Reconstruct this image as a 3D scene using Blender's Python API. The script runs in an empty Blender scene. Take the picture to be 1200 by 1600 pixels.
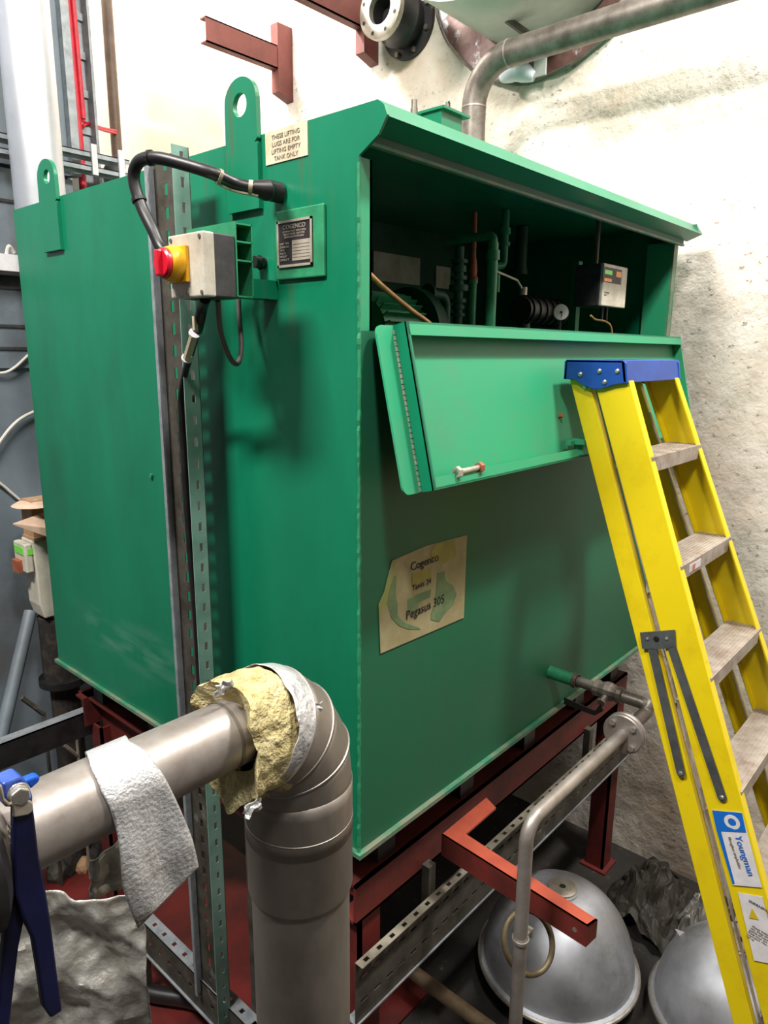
import bpy, bmesh, math, random
from mathutils import Vector as V, Matrix, noise
from math import pi, sin, cos
random.seed(7)
SC = bpy.context.scene
COL = SC.collection

# ------------------------------------------------------------------ camera
F = 1103.0
R = Matrix(((0.6649419205, -0.1600361197, 0.7295482731),
            (-0.7468548911, -0.1525996754, 0.6472411534),
            (0.0077468669, -0.9752444716, -0.2209936800)))
CAM = V((-1.0695, -1.0206, 2.2728))
cd = bpy.data.cameras.new('camera'); cam = bpy.data.objects.new('camera', cd); COL.objects.link(cam)
cd.sensor_fit = 'HORIZONTAL'; cd.sensor_width = 36; cd.lens = 36*F/1200
cd.clip_start = 0.02
r_, u_, b_ = R @ V((1, 0, 0)), R @ V((0, -1, 0)), R @ V((0, 0, -1))
cam.matrix_world = Matrix(((r_.x, u_.x, b_.x, CAM.x), (r_.y, u_.y, b_.y, CAM.y), (r_.z, u_.z, b_.z, CAM.z), (0, 0, 0, 1)))
SC.camera = cam

def P(px, py, ax, val):
    """point of the survey photo on the axis plane ax = val (metres)"""
    r = R @ V((px-600, py-800, F)); t = (val-CAM[ax])/r[ax]
    return CAM + r*t

def onz(px, py, z): return P(px, py, 2, z)

# ------------------------------------------------------------------ materials
MATS = {}
def s2l(c): return tuple(((x/255)/12.92 if x/255 <= .04045 else ((x/255+.055)/1.055)**2.4) for x in c)
def mat(name, c1, c2=None, rough=.5, metal=0, scale=8, amt=(.4, .65), bump=0, bscale=40, c3=None, s3=3, a3=(.55, .7), stretch=(1, 1, 1), emit=0, spec=.5, coat=0):
    if name in MATS: return MATS[name]
    m = bpy.data.materials.new(name); m.use_nodes = True; nt = m.node_tree; N = nt.nodes; L = nt.links
    b = N['Principled BSDF']
    b.inputs['Roughness'].default_value = rough; b.inputs['Metallic'].default_value = metal
    b.inputs['Specular IOR Level'].default_value = spec; b.inputs['Coat Weight'].default_value = coat
    a = s2l(c1)+(1,)
    b.inputs['Base Color'].default_value = a
    tc = N.new('ShaderNodeTexCoord'); mp = N.new('ShaderNodeMapping'); L.new(tc.outputs['Object'], mp.inputs[0])
    mp.inputs['Scale'].default_value = stretch
    def layer(col, prev, sc, rng, det=8):
        n = N.new('ShaderNodeTexNoise'); n.inputs['Scale'].default_value = sc; n.inputs['Detail'].default_value = det
        n.inputs['Roughness'].default_value = .65
        L.new(mp.outputs[0], n.inputs['Vector'])
        r = N.new('ShaderNodeMapRange'); r.inputs[1].default_value = rng[0]; r.inputs[2].default_value = rng[1]
        L.new(n.outputs['Fac'], r.inputs[0])
        x = N.new('ShaderNodeMix'); x.data_type = 'RGBA'
        L.new(r.outputs[0], x.inputs[0])
        if isinstance(prev, tuple): x.inputs[6].default_value = prev
        else: L.new(prev, x.inputs[6])
        x.inputs[7].default_value = s2l(col)+(1,)
        return x.outputs[2]
    cur = a
    if c2: cur = layer(c2, cur, scale, amt)
    if c3: cur = layer(c3, cur, s3, a3)
    if c2 or c3:
        L.new(cur, b.inputs['Base Color'])
        if emit: L.new(cur, b.inputs['Emission Color'])
    elif emit: b.inputs['Emission Color'].default_value = a
    if emit: b.inputs['Emission Strength'].default_value = emit
    if bump:
        n = N.new('ShaderNodeTexNoise'); n.inputs['Scale'].default_value = bscale; n.inputs['Detail'].default_value = 6
        L.new(tc.outputs['Object'], n.inputs['Vector'])
        bp = N.new('ShaderNodeBump'); bp.inputs['Strength'].default_value = bump; bp.inputs['Distance'].default_value = .01
        L.new(n.outputs['Fac'], bp.inputs['Height']); L.new(bp.outputs[0], b.inputs['Normal'])
    MATS[name] = m
    return m

green = mat('green_paint', (10, 108, 76), (16, 122, 88), rough=.33, scale=3, amt=(.35, .7), bump=.05, bscale=9, c3=(30, 84, 60), s3=2.2, a3=(.56, .82), stretch=(1, 1, .35))
greenF = mat('green_paint_dusty', (12, 98, 66), (40, 94, 70), rough=.55, scale=2.0, amt=(.42, .75), bump=.05, bscale=12, c3=(58, 88, 68), s3=60, a3=(.6, .9))
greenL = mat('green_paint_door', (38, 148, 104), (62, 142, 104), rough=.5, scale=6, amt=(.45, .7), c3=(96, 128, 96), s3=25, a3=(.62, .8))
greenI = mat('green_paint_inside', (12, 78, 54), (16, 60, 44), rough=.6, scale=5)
greenP = mat('green_pipe_paint', (46, 140, 96), (36, 116, 80), rough=.45, scale=18)
edge = mat('bare_edge', (120, 125, 105), (50, 120, 90), rough=.6, scale=12, amt=(.4, .6))
red = mat('red_oxide', (108, 36, 30), (72, 27, 24), rough=.6, scale=6, bump=.1, bscale=60, c3=(60, 34, 30), s3=14, a3=(.6, .8))
redB = mat('red_oxide_bright', (158, 70, 48), (140, 58, 42), rough=.55, scale=10, bump=.05)
redW = mat('red_bracket', (120, 62, 56), (104, 50, 46), rough=.6, scale=9)
galv = mat('galvanised', (158, 162, 166), (128, 134, 138), rough=.5, metal=.35, scale=22, bump=.05, c3=(112, 96, 80), s3=7, a3=(.62, .78))
galvT = mat('dusty_tray_edge', (136, 130, 116), (84, 76, 64), rough=.6, metal=.2, scale=6, amt=(.4, .6))
lit_overspray = mat('lit_oversprayed_zinc', (138, 172, 160), (112, 146, 134), rough=.5, metal=.1, scale=9)  # green overspray tint, lightened to stand in for light on the near flange
galvD = mat('galvanised_dusty', (84, 80, 72), (56, 50, 42), rough=.7, metal=.3, scale=14, c3=(140, 136, 124), s3=6, a3=(.62, .74))
alu = mat('aluminium', (188, 190, 196), (160, 162, 168), rough=.5, metal=.55, scale=7, bump=.05, bscale=14, c3=(124, 120, 108), s3=5, a3=(.54, .76))
aluF = mat('flue_steel', (206, 208, 216), (192, 194, 200), rough=.38, metal=.7, scale=4)
aluJ = mat('aluminium_jacket', (156, 148, 140), (134, 126, 118), rough=.46, metal=.7, scale=9, bump=.04, bscale=18, stretch=(1, 1, .5))
steel = mat('stainless', (166, 158, 152), (142, 133, 126), rough=.44, metal=.6, scale=14, bump=.04, c3=(116, 98, 78), s3=9, a3=(.62, .8))
steelD = mat('dull_steel', (128, 120, 112), (94, 86, 78), rough=.46, metal=.6, scale=14)
steelB = mat('bolt_steel', (205, 200, 190), (170, 165, 155), rough=.35, metal=.8, scale=30)
foil = mat('crumpled_foil', (190, 188, 182), (156, 150, 140), rough=.42, metal=.6, scale=12, bump=.25, bscale=90, c3=(118, 108, 92), s3=5, a3=(.55, .75))
foilB = mat('embossed_foil', (218, 218, 220), (196, 196, 198), rough=.42, metal=.6, scale=20, bump=.35, bscale=170, c3=(112, 100, 76), s3=7, a3=(.56, .7))
foilT = mat('foil_tape', (214, 214, 214), (176, 176, 178), rough=.4, metal=.6, scale=30, bump=.5, bscale=90)
foilDk = mat('dirty_foil', (58, 54, 46), (36, 33, 30), rough=.65, metal=.2, scale=10, bump=.4, bscale=40)
wool = mat('mineral_wool', (200, 186, 138), (168, 150, 102), rough=1, scale=34, bump=1, bscale=130, c3=(216, 204, 160), s3=12, a3=(.52, .7), stretch=(1, 1, 2.2), spec=.1)
yellow = mat('yellow_fibreglass', (226, 200, 14), (208, 178, 10), rough=.42, scale=9, amt=(.5, .8), c3=(170, 140, 50), s3=16, a3=(.66, .8))
blueP = mat('blue_plastic', (28, 74, 160), (24, 60, 140), rough=.42, scale=14)
treadM = mat('worn_aluminium_tread', (182, 172, 162), (150, 134, 122), rough=.5, metal=.45, scale=18, c3=(120, 104, 88), s3=8, a3=(.56, .72))
zinc = mat('zinc_bar', (108, 112, 114), (88, 92, 92), rough=.5, metal=.6, scale=20)
handleB = mat('dark_blue_paint', (16, 20, 58), (10, 13, 40), rough=.38, scale=16, bump=.1)
handleBL = mat('blue_paint', (66, 92, 170), (34, 66, 150), rough=.4, scale=16)
black = mat('black_rubber', (22, 20, 22), (34, 30, 30), rough=.42, scale=16)
blackD = mat('black_void', (12, 12, 12), rough=.8)
greyC = mat('grey_cable', (108, 100, 94), (84, 78, 72), rough=.5, scale=12)
whiteC = mat('white_cable', (206, 202, 192), rough=.5)
tape = mat('cable_tape', (190, 176, 150), (120, 104, 84), rough=.5, scale=30)
redC = mat('red_cable', (205, 30, 52), (180, 22, 40), rough=.45, scale=30)
grey_casing = mat('grey_casing', (112, 122, 130), (98, 108, 116), rough=.5, scale=3, c3=(92, 94, 96), s3=1.5)
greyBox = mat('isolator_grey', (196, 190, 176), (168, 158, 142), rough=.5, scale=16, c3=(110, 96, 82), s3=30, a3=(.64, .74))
greyBoxD = mat('isolator_back', (58, 56, 56), (42, 40, 40), rough=.6, scale=40)
knobR = mat('knob_red', (196, 20, 44), rough=.35)
knobY = mat('knob_yellow', (228, 170, 22), (206, 142, 14), rough=.4, scale=20)
labelM = mat('old_paper_label', (206, 196, 168), (188, 172, 142), rough=.6, scale=18)
labelI = mat('faded_ink', (116, 104, 92), rough=.8)
plateB = mat('name_plate_black', (36, 28, 34), (52, 44, 46), rough=.4, scale=30)
plateA = mat('name_plate_metal', (186, 174, 160), (160, 146, 130), rough=.4, metal=.3, scale=30)
stickM = mat('sticker_paper', (164, 154, 118), (142, 130, 92), rough=.6, scale=10, c3=(140, 150, 74), s3=5, a3=(.58, .72))
stickG = mat('sticker_green', (92, 120, 84), (120, 136, 96), rough=.6, scale=24)
stickY = mat('sticker_yellow', (160, 146, 66), (132, 128, 66), rough=.6, scale=14)
ink = mat('black_ink', (34, 34, 34), rough=.7)
white = mat('white_label', (224, 220, 222), (206, 202, 204), rough=.5, scale=20)
blueL = mat('label_blue', (20, 104, 196), rough=.45)
warnY = mat('warning_yellow', (206, 176, 30), rough=.5)
brownM = mat('brown_conduit', (112, 88, 72), (90, 70, 56), rough=.5, scale=12)
wood = mat('cardboard', (178, 142, 108), (156, 120, 88), rough=.8, scale=14)
woodL = mat('cardboard_pale', (214, 184, 160), (196, 164, 140), rough=.8, scale=14)
plasticW = mat('white_plastic', (206, 200, 184), (186, 180, 164), rough=.5, scale=14)
screenG = mat('green_screen', (96, 170, 60), rough=.4, emit=.25)
screenO = mat('amber_key', (206, 120, 50), rough=.4, emit=.12)
pumpM = mat('pump_black', (40, 38, 40), (24, 22, 24), rough=.45, scale=20)
rust = mat('rust_pipe', (170, 96, 64), (134, 70, 48), rough=.7, scale=20)
copper = mat('hose_brown', (176, 132, 82), (150, 108, 62), rough=.5, scale=20)
ductM = mat('painted_duct', (176, 180, 174), (156, 160, 152), rough=.45, scale=5, bump=.03)
flashM = mat('rusty_flashing', (118, 86, 80), (92, 60, 54), rough=.5, metal=.2, scale=9, c3=(206, 206, 210), s3=7, a3=(.55, .62), bump=.2)
putty = mat('white_sealant', (206, 214, 222), rough=.6)
gask = mat('flange_metal', (196, 188, 176), (160, 148, 132), rough=.4, metal=.5, scale=20)
darkPl = mat('dark_debris', (36, 32, 30), (60, 52, 42), rough=.8, scale=20, amt=(.5, .6))
tanP = mat('tan_pipe', (158, 136, 108), (118, 98, 76), rough=.5, metal=.3, scale=12)
pvc = mat('brass_ring', (108, 96, 72), (86, 74, 54), rough=.5, metal=.3, scale=20)

# plaster wall
def plaster():
    m = bpy.data.materials.new('rough_plaster'); m.use_nodes = True; nt = m.node_tree; N = nt.nodes; L = nt.links
    b = N['Principled BSDF']; b.inputs['Roughness'].default_value = .85; b.inputs['Specular IOR Level'].default_value = .2
    tc = N.new('ShaderNodeTexCoord')
    def nz(sc, det, st=(1, 1, 1), ro=.6):
        mp = N.new('ShaderNodeMapping'); mp.inputs['Scale'].default_value = st; L.new(tc.outputs['Object'], mp.inputs[0])
        n = N.new('ShaderNodeTexNoise'); n.inputs['Scale'].default_value = sc; n.inputs['Detail'].default_value = det; n.inputs['Roughness'].default_value = ro
        L.new(mp.outputs[0], n.inputs['Vector']); return n.outputs['Fac']
    def mr(x, a, c):
        r = N.new('ShaderNodeMapRange'); r.inputs[1].default_value = a; r.inputs[2].default_value = c; L.new(x, r.inputs[0]); return r.outputs[0]
    def mixc(f, a, c):
        x = N.new('ShaderNodeMix'); x.data_type = 'RGBA'; L.new(f, x.inputs[0])
        if isinstance(a, tuple): x.inputs[6].default_value = a
        else: L.new(a, x.inputs[6])
        x.inputs[7].default_value = c; return x.outputs[2]
    c = mixc(mr(nz(1.6, 5), .42, .68), s2l((232, 225, 215))+(1,), s2l((200, 180, 160))+(1,))
    spots = mr(nz(30, 5, (1, 1, 1.7), .72), .60, .64)
    area = mr(nz(1.1, 3), .36, .5)
    mu = N.new('ShaderNodeMath'); mu.operation = 'MULTIPLY'; L.new(spots, mu.inputs[0]); L.new(area, mu.inputs[1])
    c = mixc(mu.outputs[0], c, s2l((158, 146, 134))+(1,))
    c = mixc(mr(nz(6, 7, (1, 1, 1.4), .75), .52, .72), c, s2l((188, 178, 166))+(1,))
    L.new(c, b.inputs['Base Color'])
    bp = N.new('ShaderNodeBump'); bp.inputs['Strength'].default_value = .6; bp.inputs['Distance'].default_value = .025
    ad = N.new('ShaderNodeMath'); ad.operation = 'ADD'; L.new(nz(9, 8), ad.inputs[0]); L.new(nz(2.2, 3), ad.inputs[1])
    L.new(ad.outputs[0], bp.inputs['Height']); L.new(bp.outputs[0], b.inputs['Normal'])
    return m
plasterM = plaster()
creamM = mat('cream_paint', (232, 226, 212), (226, 216, 198), rough=.7, scale=1.5)
floorM = mat('dirty_floor', (46, 41, 37), (28, 26, 24), rough=.75, scale=4, bump=.3, c3=(92, 84, 74), s3=22, a3=(.62, .72))
redFloor = mat('red_floor_paint', (104, 30, 26), (66, 22, 20), rough=.5, scale=5, c3=(200, 180, 165), s3=34, a3=(.7, .74))
ceilM = mat('ceiling_paint', (120, 116, 110), rough=.9)
farM = mat('far_wall_paint', (88, 86, 84), (70, 68, 66), rough=.8, scale=1.2)

def streaks(m):
    nt = m.node_tree; N = nt.nodes; L = nt.links; b = N['Principled BSDF']; src = b.inputs['Base Color'].links[0].from_socket
    tc = N.new('ShaderNodeTexCoord'); mp = N.new('ShaderNodeMapping'); mp.inputs['Scale'].default_value = (14, 14, 1.3); L.new(tc.outputs['Object'], mp.inputs[0])
    n = N.new('ShaderNodeTexNoise'); n.inputs['Scale'].default_value = 1.6; n.inputs['Detail'].default_value = 7; L.new(mp.outputs[0], n.inputs['Vector'])
    r = N.new('ShaderNodeMapRange'); r.inputs[1].default_value = .56; r.inputs[2].default_value = .72; L.new(n.outputs['Fac'], r.inputs[0])
    sx = N.new('ShaderNodeSeparateXYZ'); L.new(tc.outputs['Object'], sx.inputs[0])
    def rng(o, a, c):
        q = N.new('ShaderNodeMapRange'); q.inputs[1].default_value = a; q.inputs[2].default_value = c; L.new(sx.outputs[o], q.inputs[0]); return q.outputs[0]
    cur = r.outputs[0]
    for q in (rng('Z', 2.2, 2.6), rng('Y', .62, .45), rng('Y', .05, .25), rng('X', .03, .01)):
        k = N.new('ShaderNodeMath'); k.operation = 'MULTIPLY'; L.new(cur, k.inputs[0]); L.new(q, k.inputs[1]); cur = k.outputs[0]
    x = N.new('ShaderNodeMix'); x.data_type = 'RGBA'; L.new(cur, x.inputs[0]); L.new(src, x.inputs[6]); x.inputs[7].default_value = s2l((84, 72, 50))+(1,)
    # pale scuff low on the end plate
    n2 = N.new('ShaderNodeTexNoise'); n2.inputs['Scale'].default_value = 7; n2.inputs['Detail'].default_value = 8; mp2 = N.new('ShaderNodeMapping'); mp2.inputs['Scale'].default_value = (1, .5, 2.4); mp2.inputs['Rotation'].default_value = (.15, 0, 0)
    L.new(tc.outputs['Object'], mp2.inputs[0]); L.new(mp2.outputs[0], n2.inputs['Vector'])
    r2 = N.new('ShaderNodeMapRange'); r2.inputs[1].default_value = .45; r2.inputs[2].default_value = .7; r2.inputs[4].default_value = .8; L.new(n2.outputs['Fac'], r2.inputs[0]); cur = r2.outputs[0]
    for q in (rng('Z', 1.23, 1.30), rng('Z', 1.43, 1.34), rng('Y', .66, .75), rng('Y', 1.45, 1.25)):
        k = N.new('ShaderNodeMath'); k.operation = 'MULTIPLY'; L.new(cur, k.inputs[0]); L.new(q, k.inputs[1]); cur = k.outputs[0]
    y = N.new('ShaderNodeMix'); y.data_type = 'RGBA'; L.new(cur, y.inputs[0]); L.new(x.outputs[2], y.inputs[6]); y.inputs[7].default_value = s2l((96, 146, 124))+(1,)
    L.new(y.outputs[2], b.inputs['Base Color'])
streaks(green)

# ------------------------------------------------------------------ mesh builder
class MB:
    def __init__(s): s.b = bmesh.new()
    def box(s, lo, hi, M=None):
        vs = [s.b.verts.new(V((x, y, z)) if M is None else M @ V((x, y, z))) for x in (lo[0], hi[0]) for y in (lo[1], hi[1]) for z in (lo[2], hi[2])]
        for f in ((0, 1, 3, 2), (4, 6, 7, 5), (0, 4, 5, 1), (2, 3, 7, 6), (0, 2, 6, 4), (1, 5, 7, 3)): s.b.faces.new([vs[i] for i in f])
        return s
    def prism(s, pts, off):
        """polygon pts (3d) extruded by vector off"""
        off = V(off); a = [s.b.verts.new(V(p)) for p in pts]; c = [s.b.verts.new(V(p)+off) for p in pts]
        s.b.faces.new(a[::-1]); s.b.faces.new(c)
        n = len(a)
        for i in range(n): s.b.faces.new((a[i], a[(i+1) % n], c[(i+1) % n], c[i]))
        return s
    def tube(s, path, r, n=16, cap=True, inner=None):
        path = [V(p) for p in path]; m = len(path)
        rs = r if isinstance(r, (list, tuple)) else [r]*m
        rings = []; up = None
        for i in range(m):
            t = (path[min(i+1, m-1)]-path[max(i-1, 0)]).normalized()
            if i and i < m-1:
                t = ((path[i]-path[i-1]).normalized()+(path[i+1]-path[i]).normalized()).normalized()
            if up is None:
                up = V((0, 0, 1)) if abs(t.z) < .9 else V((1, 0, 0))
            a = (up-t*up.dot(t)).normalized(); up = a; c = t.cross(a)
            k = 1
            rings.append([s.b.verts.new(path[i]+(a*cos(2*pi*j/n)+c*sin(2*pi*j/n))*rs[i]) for j in range(n)])
        for i in range(m-1):
            for j in range(n): s.b.faces.new((rings[i][j], rings[i][(j+1) % n], rings[i+1][(j+1) % n], rings[i+1][j]))
        if cap: s.b.faces.new(rings[0][::-1]); s.b.faces.new(rings[-1])
        return s
    def cyl(s, a, b, r, n=24, r2=None): return s.tube([a, b], [r, r if r2 is None else r2], n)
    def lathe(s, prof, o=(0, 0, 0), n=48, axis=V((0, 0, 1))):
        o = V(o); axis = V(axis).normalized(); q = V((0, 0, 1)).rotation_difference(axis)
        rings = []
        for (r, z) in prof:
            rings.append([s.b.verts.new(o + q @ V((r*cos(2*pi*j/n), r*sin(2*pi*j/n), z))) for j in range(n)] if r > 1e-6 else [s.b.verts.new(o + q @ V((0, 0, z)))])
        for A, B in zip(rings, rings[1:]):
            for j in range(n):
                k = (j+1) % n
                if len(A) == 1 and len(B) > 1: s.b.faces.new((A[0], B[j], B[k]))
                elif len(B) == 1 and len(A) > 1: s.b.faces.new((A[j], A[k], B[0]))
                elif len(A) > 1: s.b.faces.new((A[j], A[k], B[k], B[j]))
        return s
    def holed(s, outline, c, r, off, n=48):
        """flat plate with a round hole; outline convex 3d polygon around c in the YZ plane (x const)"""
        x = outline[0][0]; out = []; inn = []
        pl = [(p[1], p[2]) for p in outline]
        for k in range(n):
            a = 2*pi*k/n; d = (cos(a), sin(a)); best = None
            for i in range(len(pl)):
                p, q = pl[i], pl[(i+1) % len(pl)]; ex, ey = q[0]-p[0], q[1]-p[1]
                den = d[0]*ey-d[1]*ex
                if abs(den) < 1e-9: continue
                t = ((p[0]-c[0])*ey-(p[1]-c[1])*ex)/den; u = ((p[0]-c[0])*d[1]-(p[1]-c[1])*d[0])/den
                if t > 0 and -1e-6 <= u <= 1+1e-6 and (best is None or t < best): best = t
            out.append((x, c[0]+d[0]*best, c[1]+d[1]*best)); inn.append((x, c[0]+d[0]*r, c[1]+d[1]*r))
        vo = [s.b.verts.new(p) for p in out]; vi = [s.b.verts.new(p) for p in inn]
        wo = [s.b.verts.new(V(p)+V(off)) for p in out]; wi = [s.b.verts.new(V(p)+V(off)) for p in inn]
        for k in range(n):
            l = (k+1) % n
            s.b.faces.new((vo[k], vo[l], vi[l], vi[k])); s.b.faces.new((wo[l], wo[k], wi[k], wi[l]))
            s.b.faces.new((vo[k], wo[k], wo[l], vo[l])); s.b.faces.new((vi[l], wi[l], wi[k], vi[k]))
        return s
    def slotted(s, o, u, v, length, width, th, pitch=.05, slot=.028, sw=.012, cols=(.5,), start=.02):
        """perforated strip: real slots. o corner, u along, v across, th vector thickness"""
        o, u, v, th = V(o), V(u).normalized(), V(v).normalized(), V(th)
        us = [0]; k = start
        while k+slot < length: us += [k, k+slot]; k += pitch
        us.append(length)
        vs = [0]
        for c in cols: vs += [c*width-sw/2, c*width+sw/2]
        vs.append(width)
        def quad(a, b, c, d):
            p = [o+u*a+v*c, o+u*b+v*c, o+u*b+v*d, o+u*a+v*d]
            s.prism(p, th)
        for j in range(len(vs)-1):
            if j % 2 == 0: quad(0, length, vs[j], vs[j+1])
            else:
                for i in range(0, len(us)-1, 2): quad(us[i], us[i+1], vs[j], vs[j+1])
        return s
    def hexa(s, c, ax, r, h):
        return s.cyl(V(c), V(c)+V(ax).normalized()*h, r, 6)
    def sheet(s, f, nu, nv):
        g = [[s.b.verts.new(f(i/nu, j/nv)) for j in range(nv+1)] for i in range(nu+1)]
        for i in range(nu):
            for j in range(nv): s.b.faces.new((g[i][j], g[i+1][j], g[i+1][j+1], g[i][j+1]))
        return s
    def build(s, name, m, parent=None, smooth=False, bevel=0, solid=0, origin=None):
        bmesh.ops.recalc_face_normals(s.b, faces=s.b.faces)
        if origin is None:
            o = V((0, 0, 0))
        else:
            o = V(origin)
            bmesh.ops.translate(s.b, verts=s.b.verts, vec=-o)
        me = bpy.data.meshes.new(name); s.b.to_mesh(me); s.b.free()
        ob = bpy.data.objects.new(name, me); COL.objects.link(ob); ob.location = o
        me.materials.append(m)
        if smooth:
            for p in me.polygons: p.use_smooth = True
            try: me.set_sharp_from_angle(angle=math.radians(38))
            except Exception: pass
        if solid:
            md = ob.modifiers.new('thick', 'SOLIDIFY'); md.thickness = solid; md.offset = 0
        if bevel:
            md = ob.modifiers.new('bevel', 'BEVEL'); md.width = bevel; md.segments = 2; md.limit_method = 'ANGLE'
        if parent:
            ob.parent = parent
            ob.location = o - world_loc(parent)
        return ob
def world_loc(o):
    l = V(o.location)
    while o.parent: o = o.parent; l += V(o.location)
    return l
def tag(o, label, cat, group=None):
    o['label'] = label; o['category'] = cat
    if group: o['group'] = group
    return o
def thing(name, loc, label, cat, group=None):
    o = bpy.data.objects.new(name, None); COL.objects.link(o); o.location = loc; o.empty_display_size = .05
    return tag(o, label, cat, group)
def struct(o): o['kind'] = 'structure'; return o
def box(lo, hi): return MB().box(lo, hi)
def arc(a, corner, b, r, n=8):
    """rounded corner from straight a->corner->b"""
    a, c, b = V(a), V(corner), V(b); d1 = (a-c).normalized(); d2 = (b-c).normalized()
    ang = d1.angle(d2); t = r/math.tan(ang/2); p1 = c+d1*t; p2 = c+d2*t
    cen = c+(d1+d2).normalized()*(r/sin(ang/2)); out = []
    v1, v2 = p1-cen, p2-cen; om = v1.angle(v2)
    for i in range(n+1):
        k = i/n; out.append(cen+(v1*sin((1-k)*om)+v2*sin(k*om))/sin(om))
    return out
def fillet(pts, r, n=8):
    out = [V(pts[0])]
    for i in range(1, len(pts)-1): out += arc(pts[i-1], pts[i], pts[i+1], r, n)
    out.append(V(pts[-1])); return out
def spline(pts, n=8):
    p = [V(x) for x in pts]; p = [p[0]*2-p[1]]+p+[p[-1]*2-p[-2]]; out = []
    for i in range(1, len(p)-2):
        for k in range(n):
            t = k/n; out.append(.5*((2*p[i])+(-p[i-1]+p[i+1])*t+(2*p[i-1]-5*p[i]+4*p[i+1]-p[i+2])*t*t+(-p[i-1]+3*p[i]-3*p[i+1]+p[i+2])*t**3))
    out.append(p[-2]); return out
def text(name, txt, size, o, right, up, m, parent, align='LEFT', sx=1, lift=.0006, spacing=1.0):
    cu = bpy.data.curves.new(name, 'FONT'); cu.body = txt; cu.size = size; cu.align_x = align; cu.extrude = .0003; cu.space_line = spacing; cu.resolution_u = 3
    t = bpy.data.objects.new(name, cu); COL.objects.link(t)
    bpy.context.view_layer.update()
    me = bpy.data.meshes.new_from_object(t.evaluated_get(bpy.context.evaluated_depsgraph_get()))
    bpy.data.objects.remove(t)
    right, up = V(right).normalized(), V(up).normalized(); nn = right.cross(up)
    o = V(o)+nn*lift
    M = Matrix(((right.x*sx, up.x, nn.x, o.x), (right.y*sx, up.y, nn.y, o.y), (right.z*sx, up.z, nn.z, o.z), (0, 0, 0, 1)))
    me.transform(M); me.materials.clear(); me.materials.append(m)
    ob = bpy.data.objects.new(name, me); COL.objects.link(ob)
    if parent: ob.parent = parent; me.transform(Matrix.Translation(-world_loc(parent)))
    return ob

# ------------------------------------------------------------------ room
WX = 1.86; WY = 2.95
struct(box((-3.6, -3.6, -.1), (WX, WY, 0)).build('floor', floorM))
struct(box((WX, -3.6, -.1), (WX+.15, WY+.15, 5.4)).build('wall_right', plasterM))
struct(box((-3.6, WY, -.1), (WX, WY+.15, 5.4)).build('wall_back', creamM))
struct(box((-3.75, -3.6, -.1), (-3.6, WY+.15, 5.4)).build('wall_left', farM))
struct(box((-3.75, -3.75, -.1), (WX+.15, -3.6, 5.4)).build('wall_front', farM))
struct(box((-3.75, -3.75, 5.4), (WX+.15, WY+.15, 5.5)).build('ceiling', ceilM))
struct(box((-.25, .25, 0), (.62, 1.9, .012)).build('trim_1', redFloor))

# ------------------------------------------------------------------ tank
W_, LX, ZB, ZT = 1.613, 1.70, 1.10, 2.73
tank = thing('oil_tank', (0, 0, ZB), 'big green steel tank with open front hatch standing on a red frame', 'tank')
prof = [(0, ZB), (W_, ZB), (W_, ZT), (-.048, ZT), (-.064, ZT-.012), (-.072, ZT-.03), (-.05, ZT-.06), (0, ZT-.088)]
ep = MB().prism([(0, y, z) for y, z in prof], (.006, 0, 0)).build('end_plate', green, tank)
prof2 = [(0, ZB), (W_, ZB), (W_, ZT), (-.06, ZT), (-.068, ZT-.025), (0, ZT-.06)]
MB().prism([(LX-.006, y, z) for y, z in prof2], (.006, 0, 0)).build('end_plate', green, tank)
SILL = 2.315
box((.006, 0, ZB), (LX-.006, .006, SILL)).build('front_panel', greenF, tank)
box((.006, W_-.006, ZB), (LX-.006, W_, ZT-.006)).build('back_panel', green, tank)
m = MB(); m.box((-.012, -.014, ZB-.012), (LX+.01, W_+.01, ZB)); m.build('bottom_plate', edge, tank)
# weld bead down the near corner
m = MB(); random.seed(3)
m.tube([(-.001+random.uniform(-.0012, .0012), -.001, ZB+i*.011) for i in range(int((ZT-.09-ZB)/.011))], [.0035+random.uniform(0, .0016) for i in range(int((ZT-.09-ZB)/.011))], 6)
m.build('weld_bead', greenP, tank)
# roof sheet with folded nose
m = MB()
m.box((.006, -.045, ZT-.006), (LX, W_, ZT))
x0, x1 = .004, LX+.03
m.prism([(x0, -.046, ZT+.001), (x0, -.072, ZT-.032), (x0, -.067, ZT-.033), (x0, -.04, ZT-.004)], (x1-x0, 0, 0))
m.prism([(x0, -.072, ZT-.032), (x0, -.064, ZT-.028), (x0, -.018, ZT-.046), (x0, -.018, ZT-.052)], (x1-x0, 0, 0))
m.build('roof', green, tank)
m = MB(); m.box((.006, -.020, ZT-.066), (LX-.006, -.016, ZT-.046)); m.build('gutter', greenI, tank)
m = MB(); m.box((.006, -.024, ZT-.072), (LX-.006, -.012, ZT-.066)); m.build('gutter_strip', edge, tank)
m = MB(); m.prism([(LX, -.07, ZT-.03), (LX, W_, ZT-.03), (LX, W_, ZT), (LX, -.05, ZT)], (.035, 0, 0)); m.build('roof_overhang', green, tank)
# hatch posts
m = MB(); m.box((.006, 0, SILL), (.037, .006, ZT-.09)); m.box((.031, 0, SILL), (.037, .05, ZT-.09)); m.build('door_post', greenL, tank)
m = MB(); m.box((LX-.036, 0, SILL), (LX-.006, .006, ZT-.06)); m.build('door_post', edge, tank)
m = MB(); m.box((LX-.036, .006, SILL), (LX-.03, .10, ZT-.06)); m.build('door_return', greenL, tank)
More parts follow.
